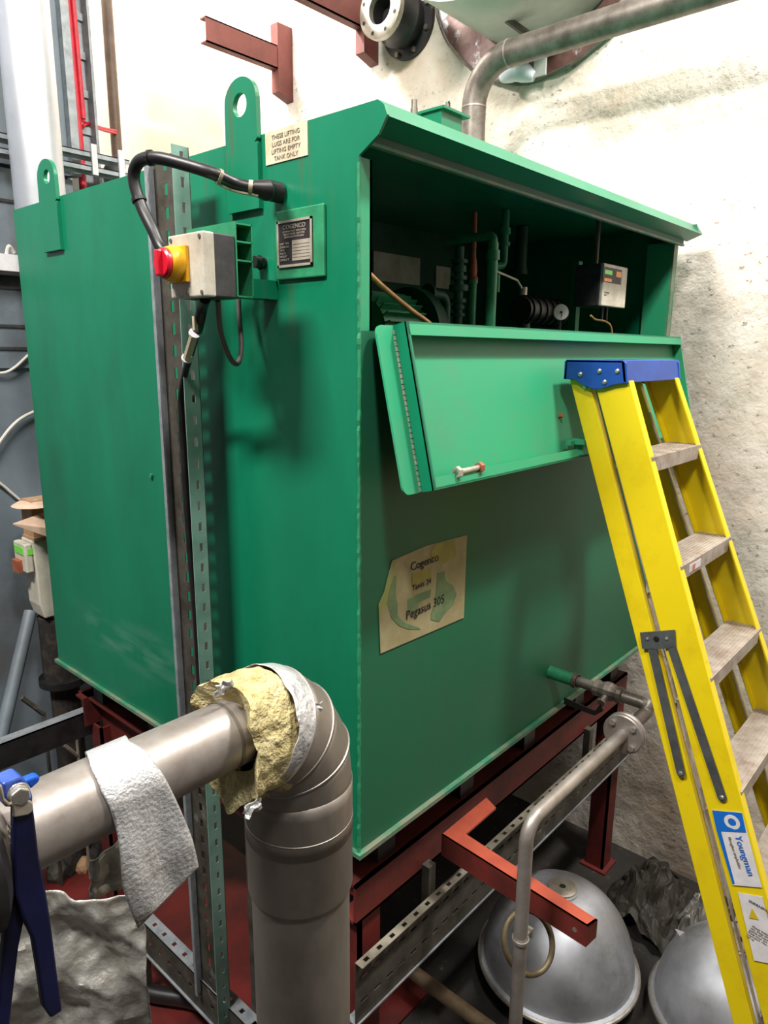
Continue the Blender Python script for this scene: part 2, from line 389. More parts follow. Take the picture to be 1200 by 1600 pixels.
# plant compartment inside
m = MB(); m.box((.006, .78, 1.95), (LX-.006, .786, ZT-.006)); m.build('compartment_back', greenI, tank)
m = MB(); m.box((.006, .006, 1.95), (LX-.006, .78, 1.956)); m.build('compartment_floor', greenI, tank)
for a, b2 in (((583, 392), (655, 446)), ((681, 415), (702, 452))):  # patches of light on the compartment back, made as pale plates
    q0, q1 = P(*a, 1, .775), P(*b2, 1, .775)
    o = box((q0.x, .772, q1.z), (q1.x, .779, q0.z)).build('light_patch', greyBox, tank); o['label'] = 'pale plate standing in for a patch of light on the compartment back'
# lifting lugs
def lug(y0, y1, zt, hy, hz, zlow, r):
    x = -.012; top = []
    w = (y1-y0)
    for k in range(13):
        a = pi*k/12; top.append((x, (y0+y1)/2+cos(a)*w/2*.98, zt-w*.42+sin(a)*w*.42))
    poly = [(x, y1, 2.735-.02), ]+[p for p in top]+[(x, y0, 2.735-.02)]
    m = MB().holed(poly, (hy, hz), r, (.012, 0, 0))
    m.box((x, y0, zlow), (0, y1, 2.7151))
    return m.build('lifting_lug', greenP if False else green, tank)
lug(.292, .405, 2.852, .349, 2.797, 2.58, .024)
lug(1.262, 1.383, 2.842, 1.315, 2.790, 2.575, .021)
# notice, plate, sticker
nl = MB().box((-.0022, .143, 2.665), (-.0002, .277, 2.730)).build('notice_label', labelM, tank); nl['label'] = 'faded cream notice label about lifting lugs'
text('lettering', 'THESE LIFTING\nLUGS ARE FOR\nLIFTING EMPTY\nTANK ONLY', .0125, (-.0022, .210, 2.712), (0, -1, 0), (0, 0, 1), labelI, nl, 'CENTER', 1.08, spacing=1.12)
bp_ = MB().box((-.008, .092, 2.425), (0, .246, 2.567)).build('plate_backing', greenP, tank, bevel=.003)
npl = MB().box((-.010, .124, 2.450), (-.008, .235, 2.545)).build('name_plate', plateB, tank)
m = MB()
for a, c in (((.124, 2.450), (.235, 2.455)), ((.124, 2.540), (.235, 2.545)), ((.124, 2.450), (.129, 2.545)), ((.230, 2.450), (.235, 2.545))):
    m.box((-.012, a[0], a[1]), (-.010, c[0], c[1]))
m.build('plate_border', plateA, npl)
MB().box((-.0108, .130, 2.462), (-.010, .187, 2.503)).build('data_field', plateA, npl)
m = MB()
for k in range(5): m.box((-.0112, .132, 2.468+k*.0065), (-.0108, .185, 2.4686+k*.0065))
m.build('data_rule', ink, npl)
text('lettering', 'COGENCO', .0125, (-.010, .180, 2.527), (0, -1, 0), (0, 0, 1), plateA, npl, 'CENTER', 1.15)
text('lettering', 'UNIT TYPE\nSERIAL NO\nDATE\nVOLTS\nWEIGHT\nCAPACITY', .0062, (-.010, .227, 2.496), (0, -1, 0), (0, 0, 1), plateA, npl, 'LEFT', 1, spacing=1.05)
text('lettering', 'COMBINED HEAT AND POWER\nENERGY HOUSE TELEPHONE\nENGINEERED IN ENGLAND', .0055, (-.010, .180, 2.520), (0, -1, 0), (0, 0, 1), plateA, npl, 'CENTER', .95, spacing=1.0)
pts = [P(x, y, 1, -.001) for x, y in ((594, 1021), (724, 965), (729, 836), (665, 853), (612, 876), (600, 925), (591, 945))]
st = MB().prism(pts, (0, -.0015, 0)).build('sticker', stickM, tank); st['label'] = 'torn cream sticker with green printed emblem'
def SP(x, y, dy=-.003): return P(580+x*160/1200, 830+y*200/1500, 1, dy)
def blob(name, pp, mm): return MB().prism([SP(*p) for p in pp], (0, -.0004, 0)).build(name, mm, st)
blob('emblem_arc', [(270, 520), (215, 700), (190, 850), (240, 1020), (330, 1110), (450, 1150), (580, 1150), (560, 1130), (400, 1080), (310, 990), (310, 850), (290, 760), (290, 520)], stickG)
blob('emblem_arc', [(780, 490), (860, 470), (870, 580), (960, 640), (1000, 740), (960, 860), (880, 940), (800, 1060), (700, 1040), (700, 960), (740, 860), (760, 700)], stickG)
blob('emblem_block', [(480, 500), (700, 430), (700, 560), (480, 650)], stickY)
blob('emblem_block', [(430, 800), (540, 740), (700, 680), (690, 770), (610, 800), (550, 840), (540, 940), (430, 930)], stickG)
blob('emblem_tree', [(690, 260), (760, 150), (980, 100), (1000, 300), (860, 380), (720, 330)], stickY)
e1, e2 = SP(440, 470), SP(760, 360); rt = (SP(750, 360)-SP(470, 470)); upv = SP(440, 400)-SP(440, 470)
text('lettering', 'Cogenco', .030, SP(460, 470, -.0035), rt, (0, 0, 1), ink, st, 'LEFT', 1.0)
text('lettering', 'Tanks 24', .020, SP(480, 700, -.0035), rt, (0, 0, 1), ink, st, 'LEFT', 1.0)
text('lettering', 'Pegasus 305', .032, SP(405, 1040, -.0035), rt, (0, 0, 1), ink, st, 'LEFT', .98)
# green double strut on a standoff, carries the isolator
sb = thing('mounting_strut', (-.175, .165, 2.45), 'green painted double strut behind the isolator box', 'bracket')
m = MB(); m.box((-.175, .165, 2.378), (-.172, .33, 2.518))
for z in (2.516, 2.483, 2.448, 2.380): m.box((-.172, .165, z-.003), (-.134, .33, z))
m.box((-.136, .165, 2.378), (-.134, .33, 2.516))
m.build('strut', greenP, sb)
m = MB(); m.box((-.134, .25, 2.385), (0, .30, 2.425)); m.build('standoff', green, sb)
m = MB(); m.hexa((-.175, .183, 2.462), (-1, 0, 0), .007, .006); m.lathe([(0, .003), (.011, .002), (.012, 0)], (-.175, .183, 2.462), 20, (-1, 0, 0)); m.build('strut_bolt', steelB, sb)
m = MB(); m.hexa((-.001, .833, 1.916), (-1, 0, 0), .007, .006); m.build('stud', greenP, tank)
# hatch door, hanging open
T0 = V((.03, -.012, 2.326)); vd = V((0, -.235, -.972)).normalized(); nd = V((0, -.972, .235)).normalized()
door = thing('hatch_door', T0, 'light green tray-shaped hatch door hanging open on the tank front', 'door')
MD = Matrix(((1, vd.x, nd.x, T0.x), (0, vd.y, nd.y, T0.y), (0, vd.z, nd.z, T0.z), (0, 0, 0, 1)))
DW, DH = 1.64, .355
def dbox(m, lo, hi): return m.box(lo, hi, MD)
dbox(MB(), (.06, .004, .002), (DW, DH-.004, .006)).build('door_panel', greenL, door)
m = MB(); pl = []
for (cx, cy, a0) in ((.018, .018, pi), (.05, .0, None), (.05, DH, None), (.018, DH-.018, pi/2)):
    if a0 is None: pl.append((cx+.006, cy))
    else:
        for k in range(5):
            a = a0+(pi/2)*k/4; pl.append((cx+.018*cos(a), cy+.018*sin(a)))
# order: top-left arc, top right, bottom right, bottom-left arc
pl = [(.018+.018*cos(pi+k*pi/8), .018+.018*sin(pi+k*pi/8)) for k in range(5)]+[(.056, 0), (.056, DH)]+[(.018+.018*cos(pi/2+k*pi/8), DH-.018+.018*sin(pi/2+k*pi/8)) for k in range(5)]
m.prism([MD @ V((x, y, .000)) for x, y in pl], nd*.005); m.build('end_flange', greenL, door)
m = MB()
dbox(m, (.056, 0, .002), (.061, DH, .040)); dbox(m, (.056, 0, .036), (.066, DH, .040)); m.build('side_rim', green, door)
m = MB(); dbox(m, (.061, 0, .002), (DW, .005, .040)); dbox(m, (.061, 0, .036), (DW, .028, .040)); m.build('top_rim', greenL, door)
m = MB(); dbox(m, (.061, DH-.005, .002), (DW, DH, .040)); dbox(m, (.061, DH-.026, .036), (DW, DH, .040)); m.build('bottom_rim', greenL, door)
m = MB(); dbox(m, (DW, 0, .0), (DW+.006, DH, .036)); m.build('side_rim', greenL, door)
m = MB()
for k in range(30):
    y = .01+k*.0115; c = MD @ V((.054+random.uniform(-.001, .001), y, .005)); m.tube([c, MD @ V((.054, y+.010, .0055))], .0035, 6)
m.build('weld_bead', edge, door)
# door latch
m = MB(); c = P(905, 693, 1, -.125)
m.cyl(c+V((0, 0, -.03)), c+V((0, 0, .0)), .014, 16); m.cyl(c+V((0, 0, .0)), c+V((0, 0, .012)), .026, 20); m.box(c+V((-.045, .002, -.002)), c+V((0, .018, .010)))
m.build('latch', greenL, door)
m = MB(); c = MD @ V((.70, .232, .006)); m.cyl(c, c+nd*.012, .006, 10); m.build('screw', rust, door)
bt = P(738, 736, 1, -.140)
bolt = thing('hex_bolt', bt, 'rusty hex bolt resting on the bottom lip of the hatch door', 'bolt')
a, c = P(712, 740, 1, -.128), P(752, 731, 1, -.128); dx = (c-a)
zoff = V((0, 0, .002))
m = MB(); m.cyl(a+zoff, c+zoff, .0065, 14); m.build('shank', steelB, bolt, smooth=True)
m = MB(); m.hexa(a+zoff, dx, .013, .012); m.build('head', gask, bolt)
m = MB(); m.hexa(c+zoff-dx.normalized()*.012, dx, .012, .012); m.build('nut', rust, bolt)

# ------------------------------------------------------------------ plant inside the compartment
YI = .22
def vpipe(name, px, py0, py1, rpx, y, mt, label, cat='pipe', flanges=(), grp=None, z1=None, extra=None):
    a, c = P(px, py0, 1, y), P(px+1, py1, 1, y); d = (c-CAM).dot(R @ V((0, 0, 1))); r = rpx*d/F
    t = thing(name, (c.x, y, 1.956), label, cat, grp)
    m = MB(); m.cyl((c.x, y, 1.956), (c.x, y, a.z), r, 20); m.build('pipe_run', mt, t, smooth=True)
    for fp, fr, fh in flanges:
        z = P(px, fp, 1, y).z; h = fh*d/F
        m = MB(); m.cyl((c.x, y, z-h/2), (c.x, y, z+h/2), fr*d/F, 20); m.build('coupling', mt, t, smooth=True)
    return t, c.x, r
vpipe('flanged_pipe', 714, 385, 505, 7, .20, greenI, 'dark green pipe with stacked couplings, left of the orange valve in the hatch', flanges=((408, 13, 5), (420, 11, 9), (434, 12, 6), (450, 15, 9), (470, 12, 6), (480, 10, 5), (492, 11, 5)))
t, xx, rr = vpipe('orange_valve', 735, 330, 505, 4, .30, rust, 'rusty orange relief valve on a green stub inside the hatch', 'valve', flanges=((370, 8, 5),))
z0, z1 = P(737, 437, 1, .30).z, P(735, 403, 1, .30).z
m = MB(); m.lathe([(0, 0), (.016, 0), (.018, .004), (.012, .012), (.014, .03), (.010, z1-z0), (0, z1-z0)], (xx, .30, z0), 20); m.build('valve_bonnet', rust, t, smooth=True)
m = MB(); m.cyl((xx, .30, 1.956), (xx, .30, z0-.004), .014, 18); m.cyl((xx, .30, z0-.012), (xx, .30, z0), .017, 18); m.build('green_stub', greenP, t, smooth=True)
t, xx, rr = vpipe('bright_pipe', 765, 378, 505, 8, .14, greenP, 'brightest green upright pipe in the middle of the open hatch', flanges=((398, 10.5, 14),))
z1 = P(765, 378, 1, .14).z
m = MB(); m.tube(fillet([(xx, .14, z1-.01), (xx, .14, z1+.02), (xx, .30, z1+.02)], .016), .012, 16); m.build('top_elbow', greenP, t, smooth=True)
t = thing('hooked_pipe', P(790, 400, 1, .3), 'dark green pipe hanging from the compartment roof with an elbow at its foot', 'pipe')
a = P(792, 300, 1, .3)
m = MB(); zt_, zb2 = 2.72, P(790, 405, 1, .3).z
m.tube(fillet([(a.x, .3, zt_), (a.x, .3, zb2-.02), (a.x-.06, .3, zb2-.03)], .02), .012, 16); m.build('pipe_run', greenP, t, smooth=True)
m = MB()
pass
for pz, hh in ((362, .02), (382, .012)): z = P(791, pz, 1, .3).z; m = MB(); m.cyl((a.x, .3, z-hh/2), (a.x, .3, z+hh/2), .018, 16); m.build('coupling', greenP, t, smooth=True)
t = thing('wide_pipe', P(812, 400, 1, .42), 'wide dark green pipe dropping from the roof of the compartment', 'pipe')
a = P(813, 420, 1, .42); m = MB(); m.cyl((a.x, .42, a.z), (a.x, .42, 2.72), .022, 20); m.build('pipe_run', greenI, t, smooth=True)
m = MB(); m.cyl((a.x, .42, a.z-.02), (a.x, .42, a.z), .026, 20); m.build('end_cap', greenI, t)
# lever valve
t = thing('lever_valve', P(800, 450, 1, .2), 'small valve with a thin bare metal lever beside the bright green pipe', 'valve')
m = MB(); m.tube([P(776, 424, 1, .2), P(808, 438, 1, .2), P(815, 450, 1, .2)], .004, 8); m.build('lever', gask, t)
m = MB(); c = P(818, 455, 1, .2); m.cyl(c+V((0, 0, -.012)), c+V((0, 0, .012)), .012, 12); m.build('valve_head', gask, t)
m = MB(); m.tube([P(822, 460, 1, .2), P(816, 478, 1, .2), P(818, 505, 1, .2), P(818, 560, 1, .2)], .004, 8); m.build('capillary', rust, t)
m = MB(); c = P(777, 440, 1, .2); m.cyl((c.x, .2, c.z-.03), (c.x, .2, c.z+.02), .008, 12); m.build('valve_stem', greenP, t)
# oil filter with white end
fa, fb = P(812, 484, 1, .2), P(872, 487, 1, .2)
t = thing('black_pump', (fa.x, .2, 1.956), 'black ribbed pump body with a round white disc on its end', 'pump')
m = MB(); fb = V((fb.x, .2, fa.z)); m.cyl(fa, fb, .042, 28)
for k in range(6): x = fa.x+(fb.x-fa.x)*(k+.5)/6; m.cyl((x-.004, .2, fa.z), (x+.004, .2, fa.z), .047, 28)
m.cyl((fa.x+.03, .2, 1.956), (fa.x+.03, .2, fa.z), .02, 12); m.build('pump_body', pumpM, t, smooth=True)
m = MB(); c = P(876, 488, 1, .14); m.lathe([(0, .006), (.024, .006), (.026, 0), (0, 0)], c, 28, (-.72, -.69, 0)); m.build('white_disc', white, t)
m = MB(); m.lathe([(0, .008), (.004, .008), (.005, .005)], c, 12, (-.72, -.69, 0)); m.box(c+V((-.010, -.010, -.014)), c+V((-.008, -.008, -.004)))
m.cyl(c+V((0, .0, -.024)), c+V((0, .0, -.1)), .004, 8); m.build('disc_spindle', ink, t)
m = MB(); m.cyl(c+V((.03, .03, 0)), c+V((.004, .004, 0)), .012, 12); m.build('disc_neck', pumpM, t)
# post and controller
c0, c1 = P(905, 408, 1, .2), P(903, 482, 1, .2)
t = MB().box((c1.x-.014, .2, 1.956), (c1.x+.014, .225, c0.z)).build('bracket_post', greenP, None, origin=(c1.x, .2, 1.956)); tag(t, 'short square green post left of the lit controller inside the hatch', 'post')
A, B = P(940, 411, 1, .06), P(972, 482, 1, .06)
t = thing('burner_controller', ((A.x+B.x)/2, .06, B.z), 'small grey control box with lit green screen at the right of the hatch', 'controller')
MB().box((A.x, .062, B.z), (B.x, .15, A.z)).build('casing', greyBoxD, t, bevel=.003)
MB().box((A.x, .05, B.z), (B.x, .062, A.z)).build('front_cover', greyBox, t, bevel=.003)
def cpl(name, x0, y0, x1, y1, mm, dy=.0485):
    a, b2 = P(x0, y0, 1, .05), P(x1, y1, 1, .05)
    MB().box((a.x, dy, b2.z), (b2.x, .050, a.z)).build(name, mm, t)
cpl('screen_surround', 943, 416, 970, 445, greyBoxD, .0492)
cpl('screen', 945, 421, 956, 430, screenG); cpl('keypad', 944, 434, 955, 441, screenO); cpl('keypad', 963, 424, 970, 434, screenO)
text('lettering', 'CONTROL\nUNIT 1', .008, P(944, 458, 1, .05), (1, 0, 0), (0, 0, 1), labelI, t)
m = MB(); c = P(931, 411, 1, .13); m.cyl((c.x, .13, A.z-.02), (c.x, .13, ZT-.008), .008, 12); m.build('conduit', greyC, t)
for px in (940, 947):
    c = P(px, 486, 1, .09); m = MB(); m.cyl((c.x, .09, B.z-.05), (c.x, .09, B.z), .006, 10); m.build('cable_gland', pumpM, t)
m = MB(); m.tube(spline([P(923, 493, 1, .08), P(930, 499, 1, .08), P(945, 502, 1, .08), P(954, 510, 1, .08), P(957, 530, 1, .08)]), .0035, 8)
o = m.build('brown_cable', copper, None, smooth=True, origin=P(945, 502, 1, .08)); tag(o, 'brown cable curling below the small control box inside the hatch', 'cable')
m = MB(); m.tube(spline([P(572, 424, 1, .05), P(600, 450, 1, .09), P(640, 483, 1, .11), P(672, 507, 1, .12), P(690, 530, 1, .12)]), .0065, 10)
o = m.build('brown_hose', copper, None, smooth=True, origin=P(600, 450, 1, .09)); tag(o, 'tan hose slanting across the dark left corner of the hatch', 'hose')
# motor left
c = P(640, 520, 1, .32)
t = thing('electric_motor', (c.x, .32, 1.956), 'green finned electric motor in the left corner of the hatch', 'motor')
m = MB(); m.cyl((c.x-.2, .32, c.z), (c.x-.02, .32, c.z), .085, 32)
for k in range(26):
    a = 2*pi*k/26; d = V((0, cos(a), sin(a)))
    s_ = V((0, -sin(a), cos(a)))*.002
    p0 = V((c.x-.2, .32, c.z)); p1 = V((c.x-.04, .32, c.z))
    m.prism([p0+d*.08-s_, p0+d*.104-s_, p0+d*.104+s_, p0+d*.08+s_], p1-p0)
m.build('finned_body', greenP, t)
m = MB(); m.tube([(c.x-.02, .32, c.z), (c.x+.02, .32, c.z), (c.x+.03, .32, c.z), (c.x+.05, .32, c.z)], [.125, .125, .12, .06], 32); m.build('bell_housing', greenI, t, smooth=True)
m = MB(); m.cyl((c.x-.02, .32, 1.956), (c.x-.02, .32, c.z-.05), .04, 12); m.build('foot', greenI, t)
t = thing('pipe_junction', P(697, 455, 1, .3), 'dark green pipe tee with bolts between the motor and coupled pipe', 'pipe')
c = P(697, 462, 1, .3)
m = MB(); m.tube(fillet([(c.x-.08, .3, c.z), (c.x, .3, c.z), (c.x, .3, 1.956)], .03), .014, 14); m.cyl((c.x-.09, .3, c.z), (c.x-.08, .3, c.z), .028, 16); m.build('pipe_run', greenI, t, smooth=True)

# ------------------------------------------------------------------ things on top of the tank
yb0 = .16
k0 = P(690, 166, 1, yb0); k1 = P(722, 180, 1, yb0); k2 = P(658, 177, 0, k0.x)
t = thing('roof_hatch_box', (k0.x, yb0, ZT), 'small green lidded box on the tank roof with shackle', 'box')
box((k0.x, yb0, ZT), (k1.x, k2.y, k0.z-.006)).build('box_body', green, t)
box((k0.x-.006, yb0-.012, k0.z-.006), (k1.x+.02, k2.y+.01, k0.z)).build('box_lid', green, t)
m = MB(); c = P(700, 168, 1, yb0+.02); c.z = k0.z-.004
m.tube([c, c+V((-.006, 0, .012)), c+V((-.006, 0, .028)), c+V((0, 0, .034)), c+V((.006, 0, .028)), c+V((.006, 0, .012)), c], .0028, 8); m.build('shackle', steelD, t)
c = P(647, 175, 1, .9); t = thing('vent_stub', (c.x, .9, ZT), 'short bare threaded vent stub on the tank roof near the green nose', 'pipe')
z = P(647, 156, 1, .9).z
m = MB(); m.cyl((c.x, .9, ZT), (c.x, .9, z-.03), .014, 14); m.cyl((c.x, .9, z-.03), (c.x, .9, z), .011, 14); m.build('pipe_run', steelD, t, smooth=True)
# exhaust pipe rising from the roof and running towards the viewer
PX = 1.52
b0 = P(757, 110, 0, PX)   # bend region
pb = P(742, 200, 0, PX); pt = P(775, 92, 0, PX); pe = P(1105, -5, 0, PX)
zz = (P(800, 82, 0, PX).z)
yv = P(741, 150, 0, PX).y
path = fillet([(PX, yv, ZT), (PX, yv, zz), (PX, -2.2, zz)], .16, 12)
t = thing('exhaust_pipe', (PX, yv, ZT), 'bare steel pipe rising from the tank roof and bending along the wall', 'pipe')
rr = 18.5*((V((PX, yv, 3.1))-CAM).dot(R @ V((0, 0, 1))))/F
m = MB(); m.tube(path, rr, 28); m.build('pipe_run', steelD, t, smooth=True)
m = MB()
for i in (1, len(path)-2):
    d = (path[i+1]-path[i-1]).normalized(); m.tube([path[i]-d*.003, path[i]+d*.003], rr+.0015, 28)
m.build('weld_ring', steel, t, smooth=True)

# ------------------------------------------------------------------ wall brackets, flange stub, duct
def wallbracket(p_arm, p_wall_top, p_wall_bot, label, armlen, yc, zc, h=.115, dpt=.05):
    t = thing('wall_bracket', (WX, yc, zc), label, 'bracket', 'red brackets on the right wall')
    m = MB(); x0 = WX-armlen
    m.box((x0, yc-dpt/2, zc-h/2), (WX-.05, yc-dpt/2+.006, zc+h/2))
    m.box((x0, yc-dpt/2, zc-h/2), (WX-.05, yc+dpt/2, zc-h/2+.007)); m.box((x0, yc-dpt/2, zc+h/2-.007), (WX-.05, yc+dpt/2, zc+h/2))
    m.build('arm', redW, t)
    m = MB(); m.prism([(WX-.105, yc-dpt/2-.004, zc-.17), (WX-.0, yc-dpt/2-.004, zc-.20), (WX-.0, yc-dpt/2-.004, zc+.17), (WX-.105, yc-dpt/2-.004, zc+.17)][::1], (0, dpt+.008, 0)); m.build('wall_plate', redW, t)
    return t
A = P(452, 100, 0, WX)
wy, wz = A.y, A.z
# arm length from the photo: end at (318,60)
e = P(318, 58, 1, wy); wallbracket(None, None, None, 'smaller whole red wall bracket with T-shaped end above the lifting lug', WX-e.x, wy, wz)
A = P(585, 48, 0, WX); e = P(430, -20, 1, A.y)
wallbracket(None, None, None, 'red wall bracket running off the top edge behind the black flanged stub', WX-e.x, A.y, A.z+.04, h=.13)
# flange stub
c = P(640, 38, 0, WX); fe = P(592, 38, 1, c.y)
t = thing('flanged_stub', (WX, c.y, c.z), 'black pipe stub with bolted flange ring sticking out of the wall', 'pipe')
ln = WX-fe.x
m = MB(); k = ln
m.lathe([(.075, 0), (.155, 0), (.155, .02), (.11, .025), (.115, .06), (.125, .085), (.105, .11), (.10, ln-.03), (.075, ln-.03)], (WX, c.y, c.z), 36, (-1, 0, 0)); m.build('stub_body', pumpM, t, smooth=True)
m = MB(); m.lathe([(.066, ln-.032), (.125, ln-.032), (.125, ln-.004), (.118, ln), (.085, ln), (.066, ln-.004), (.066, ln-.032)], (WX, c.y, c.z), 40, (-1, 0, 0)); m.build('front_flange', gask, t, smooth=True)
m = MB(); m.lathe([(0, ln-.10), (.0665, ln-.10), (.0665, ln-.03)], (WX, c.y, c.z), 32, (-1, 0, 0)); m.build('bore', ink, t)
m = MB()
for j in range(8):
    a = 2*pi*(j+.5)/8; p = V((WX-ln-.0005, c.y+cos(a)*.102, c.z+sin(a)*.102)); m.cyl(p, p+V((.003, 0, 0)), .009, 10)
m.build('bolt_hole', ink, t)
for j in range(8):
    a = 2*pi*(j+.5)/8; p = V((WX-.02, c.y+cos(a)*.137, c.z+sin(a)*.137)); m = MB(); m.hexa(p, (-1, 0, 0), .013, .016); m.build('bolt', steelD, t)
# duct through the wall
dc = V((WX, .98, 4.02)); 
hb_ = P(820, 120, 0, WX)
rad = .578
dc = V((WX, .706, 3.987))
t = thing('round_duct', dc, 'wide pale grey round duct coming through the wall at the top', 'duct')
m = MB(); rd = rad-.13
m.lathe([(rd-.01, .02), (rd, .02), (rd, .55), (rd-.01, .55), (rd-.01, .02)], dc, 64, (-1, 0, 0)); m.build('duct_body', ductM, t, smooth=True)
m = MB(); m.lathe([(0, .04), (rd-.01, .04)], dc, 64, (-1, 0, 0)); m.build('duct_end', ductM, t)
m = MB(); random.seed(5)
n = 72
def fl(u, v):
    a = 2*pi*u; r = rd+.0+(rad-rd)*v; 
    wob = .02*noise.noise(V((cos(a)*3, sin(a)*3, 1)))*v
    return V((WX-.012-.02*noise.noise(V((cos(a)*r*6, sin(a)*r*6, 2))), dc.y+cos(a)*(r+wob), dc.z+sin(a)*(r+wob)))
m.sheet(fl, n, 5); m.build('flashing_ring', flashM, t, smooth=True)
m = MB(); pp = []
for k in range(n+1):
    q = fl(k/n, 1); pp.append(q+V((-.004, 0, 0)))
m.tube(pp, .008, 6, cap=False); m.build('flashing_rim', steelD, t)
for (a, b2) in (((735, 118), (808, 122)),):
    A_, B_ = P(785, 122, 0, WX-.05), P(835, 120, 0, WX-.05)
    m = MB(); m.tube(spline([A_+V((0, 0, 0)), (A_+B_)/2+V((-.02, 0, .02)), B_], 4), [.02, .03, .038, .04, .042, .04, .038, .03, .02], 12); m.build('sealant_blob', putty, t, smooth=True)
A_, B_ = P(845, 118, 0, WX-.06), P(835, 70, 0, WX-.06)
m = MB(); m.box((WX-.06, A_.y-.02, A_.z), (WX-.05, A_.y+.035, A_.z+.2)); m.build('hanger_strap', ductM, t)
A_, B_ = P(792, 30, 0, WX-.28), P(850, 72, 0, WX-.2)
m = MB(); m.tube([A_, B_], .015, 8); m.build('duct_latch', steelD, t)

# ------------------------------------------------------------------ vertical slotted channel
cxw = -.08; cy0, cy1 = .452, .600
ch = thing('slotted_channel', (cxw, cy0, .3), 'tall galvanised slotted channel standing against the end of the green tank', 'channel')
zt_, zb2 = 2.715, .33
m = MB()
m.slotted((cxw, cy0, zb2), (0, 0, 1), (0, 1, 0), zt_-zb2, cy1-cy0, (.002, 0, 0), pitch=.053, slot=.026, sw=.014, cols=(.66,))
m.build('web', galvD, ch)
m = MB(); m.slotted((cxw, cy0, zb2), (0, 0, 1), (-1, 0, 0), zt_-zb2, .042, (0, .002, 0), pitch=.053, slot=.022, sw=.009, cols=(.42,)); m.build('flange', lit_overspray, ch)
m = MB(); m.box((cxw-.020, cy1-.002, zb2), (cxw, cy1, zt_)); m.box((cxw-.024, cy1-.012, zb2), (cxw-.020, cy1, zt_)); m.build('flange', galv, ch)
# foot channel (horizontal, runs along the frame)
ft = thing('foot_channel', (-.06, .3, .25), 'galvanised slotted channel lying level at the foot of the tall channel', 'channel')
m = MB(); y0, y1 = .33, 1.06
m.slotted((-.085, y0, .372), (0, 1, 0), (1, 0, 0), y1-y0, .043, (0, 0, -.002), pitch=.06, slot=.014, sw=.014, cols=(.5,)); m.build('top_flange', galv, ft)
m = MB(); m.slotted((-.085, y0, .372), (0, 1, 0), (0, 0, -1), y1-y0, .12, (.002, 0, 0), pitch=.06, slot=.016, sw=.014, cols=(.5,)); m.build('web', galvD, ft)
m = MB(); m.box((-.092, y0, .248), (-.06, y1, .253)); m.build('bottom_flange', galv, ft)
for y in (.40, .98): m = MB(); m.box((-.08, y, 0), (-.045, y+.03, .25)); m.build('foot', galvD, ft)
# second channel hidden below
# second upright strip seen beside it under the elbow
q = P(357, 1400, 0, -.03)
t = MB().box((-.04, .33, .0), (-.035, .40, 1.08)).build('flat_strip', galvD, None, origin=(-.04, .33, 0)); tag(t, 'dull flat metal strip between the tall channel and the silver jacketed pipe', 'strip')

# ------------------------------------------------------------------ isolator switch
ix0, ix1 = -.25, -.165
t = thing('isolator_switch', (ix0, .2, 2.374), 'grey isolator box with red and yellow rotary knob', 'switch')
MB().box((ix0+.024, .166, 2.374), (-.176, .283, 2.492)).build('rear_box', greyBoxD, t, bevel=.003)
MB().box((ix0, .165, 2.374), (ix0+.026, .283, 2.492)).build('front_cover', greyBox, t, bevel=.003)
m = MB(); c = V((ix0, .246, 2.436))
m.box((ix0-.008, .212, 2.402), (ix0, .278, 2.470)); m.build('knob_plate', knobY, t, bevel=.002)
m = MB(); m.lathe([(.034, 0), (.034, .012), (.030, .024), (.0, .024)], c+V((-.008, 0, 0)), 32, (-1, 0, 0)); m.build('knob_ring', knobY, t, smooth=True)
m = MB(); m.lathe([(.028, .020), (.028, .030), (.024, .034), (0, .034)], c+V((-.008, 0, 0)), 32, (-1, 0, 0)); kr = m.build('knob', knobR, t, smooth=True)
m = MB(); m.box((c.x-.052, c.y-.007, c.z-.024), (c.x-.040, c.y+.007, c.z+.024)); m.build('grip', knobR, kr, bevel=.003)
for y, z in ((.272, 2.483), (.222, 2.380), (.175, 2.483), (.175, 2.382)):
    m = MB(); m.cyl((ix0-.002, y, z), (ix0, y, z), .004, 10); m.build('screw', steelD, t)
# cables
pth = spline([V((.0, .231, 2.604)), V((-.03, .238, 2.606)), P(415, 297, 0, -.07), P(370, 288, 0, -.12), P(330, 270, 0, -.17), P(285, 256, 0, -.20), P(245, 247, 0, -.225), P(218, 252, 0, -.235), P(209, 278, 0, -.235), P(220, 320, 0, -.23), P(238, 358, 0, -.225), P(256, 392, 0, -.22), V((-.215, .282, 2.455))], 8)
t = thing('armoured_cable', pth[0], 'thick black cable looping from the tank gland to the isolator box', 'cable')
m = MB(); m.tube(pth, .0125, 14); m.build('cable_run', black, t, smooth=True)
m = MB(); m.tube([pth[0]+V((-.001, 0, 0)), pth[8], pth[16], pth[20]], [.021, .0215, .021, .0135], 18); m.build('gland_shroud', black, t, smooth=True)
for i in (20, 29): m = MB(); m.tube([pth[i]-V((.0, .0, 0)), pth[i+1]], .0145, 14); m.build('tape_band', tape, t, smooth=True)
m = MB(); m.tube([p+V((-.006, 0, -.013)) for p in pth[18:31]], .0035, 6); m.build('stray_tape', tape, t)
for i in (50, 70): m = MB(); m.tube([pth[i], pth[i+1]], .0155, 12); m.build('cable_tie', black, t)
pth = spline([V((-.21, .225, 2.374)), P(316, 480, 0, -.19), P(310, 510, 0, -.18), P(300, 545, 0, -.15), P(290, 580, 0, -.12), P(283, 620, 0, -.10), P(284, 660, 0, -.095), P(286, 700, 0, -.092), P(292, 800, 0, -.09), P(300, 900, 0, -.09), P(308, 1000, 0, -.09), P(318, 1200, 0, -.09)], 6)
t = thing('black_cable', pth[0], 'black cable dropping from the isolator into the slotted channel', 'cable')
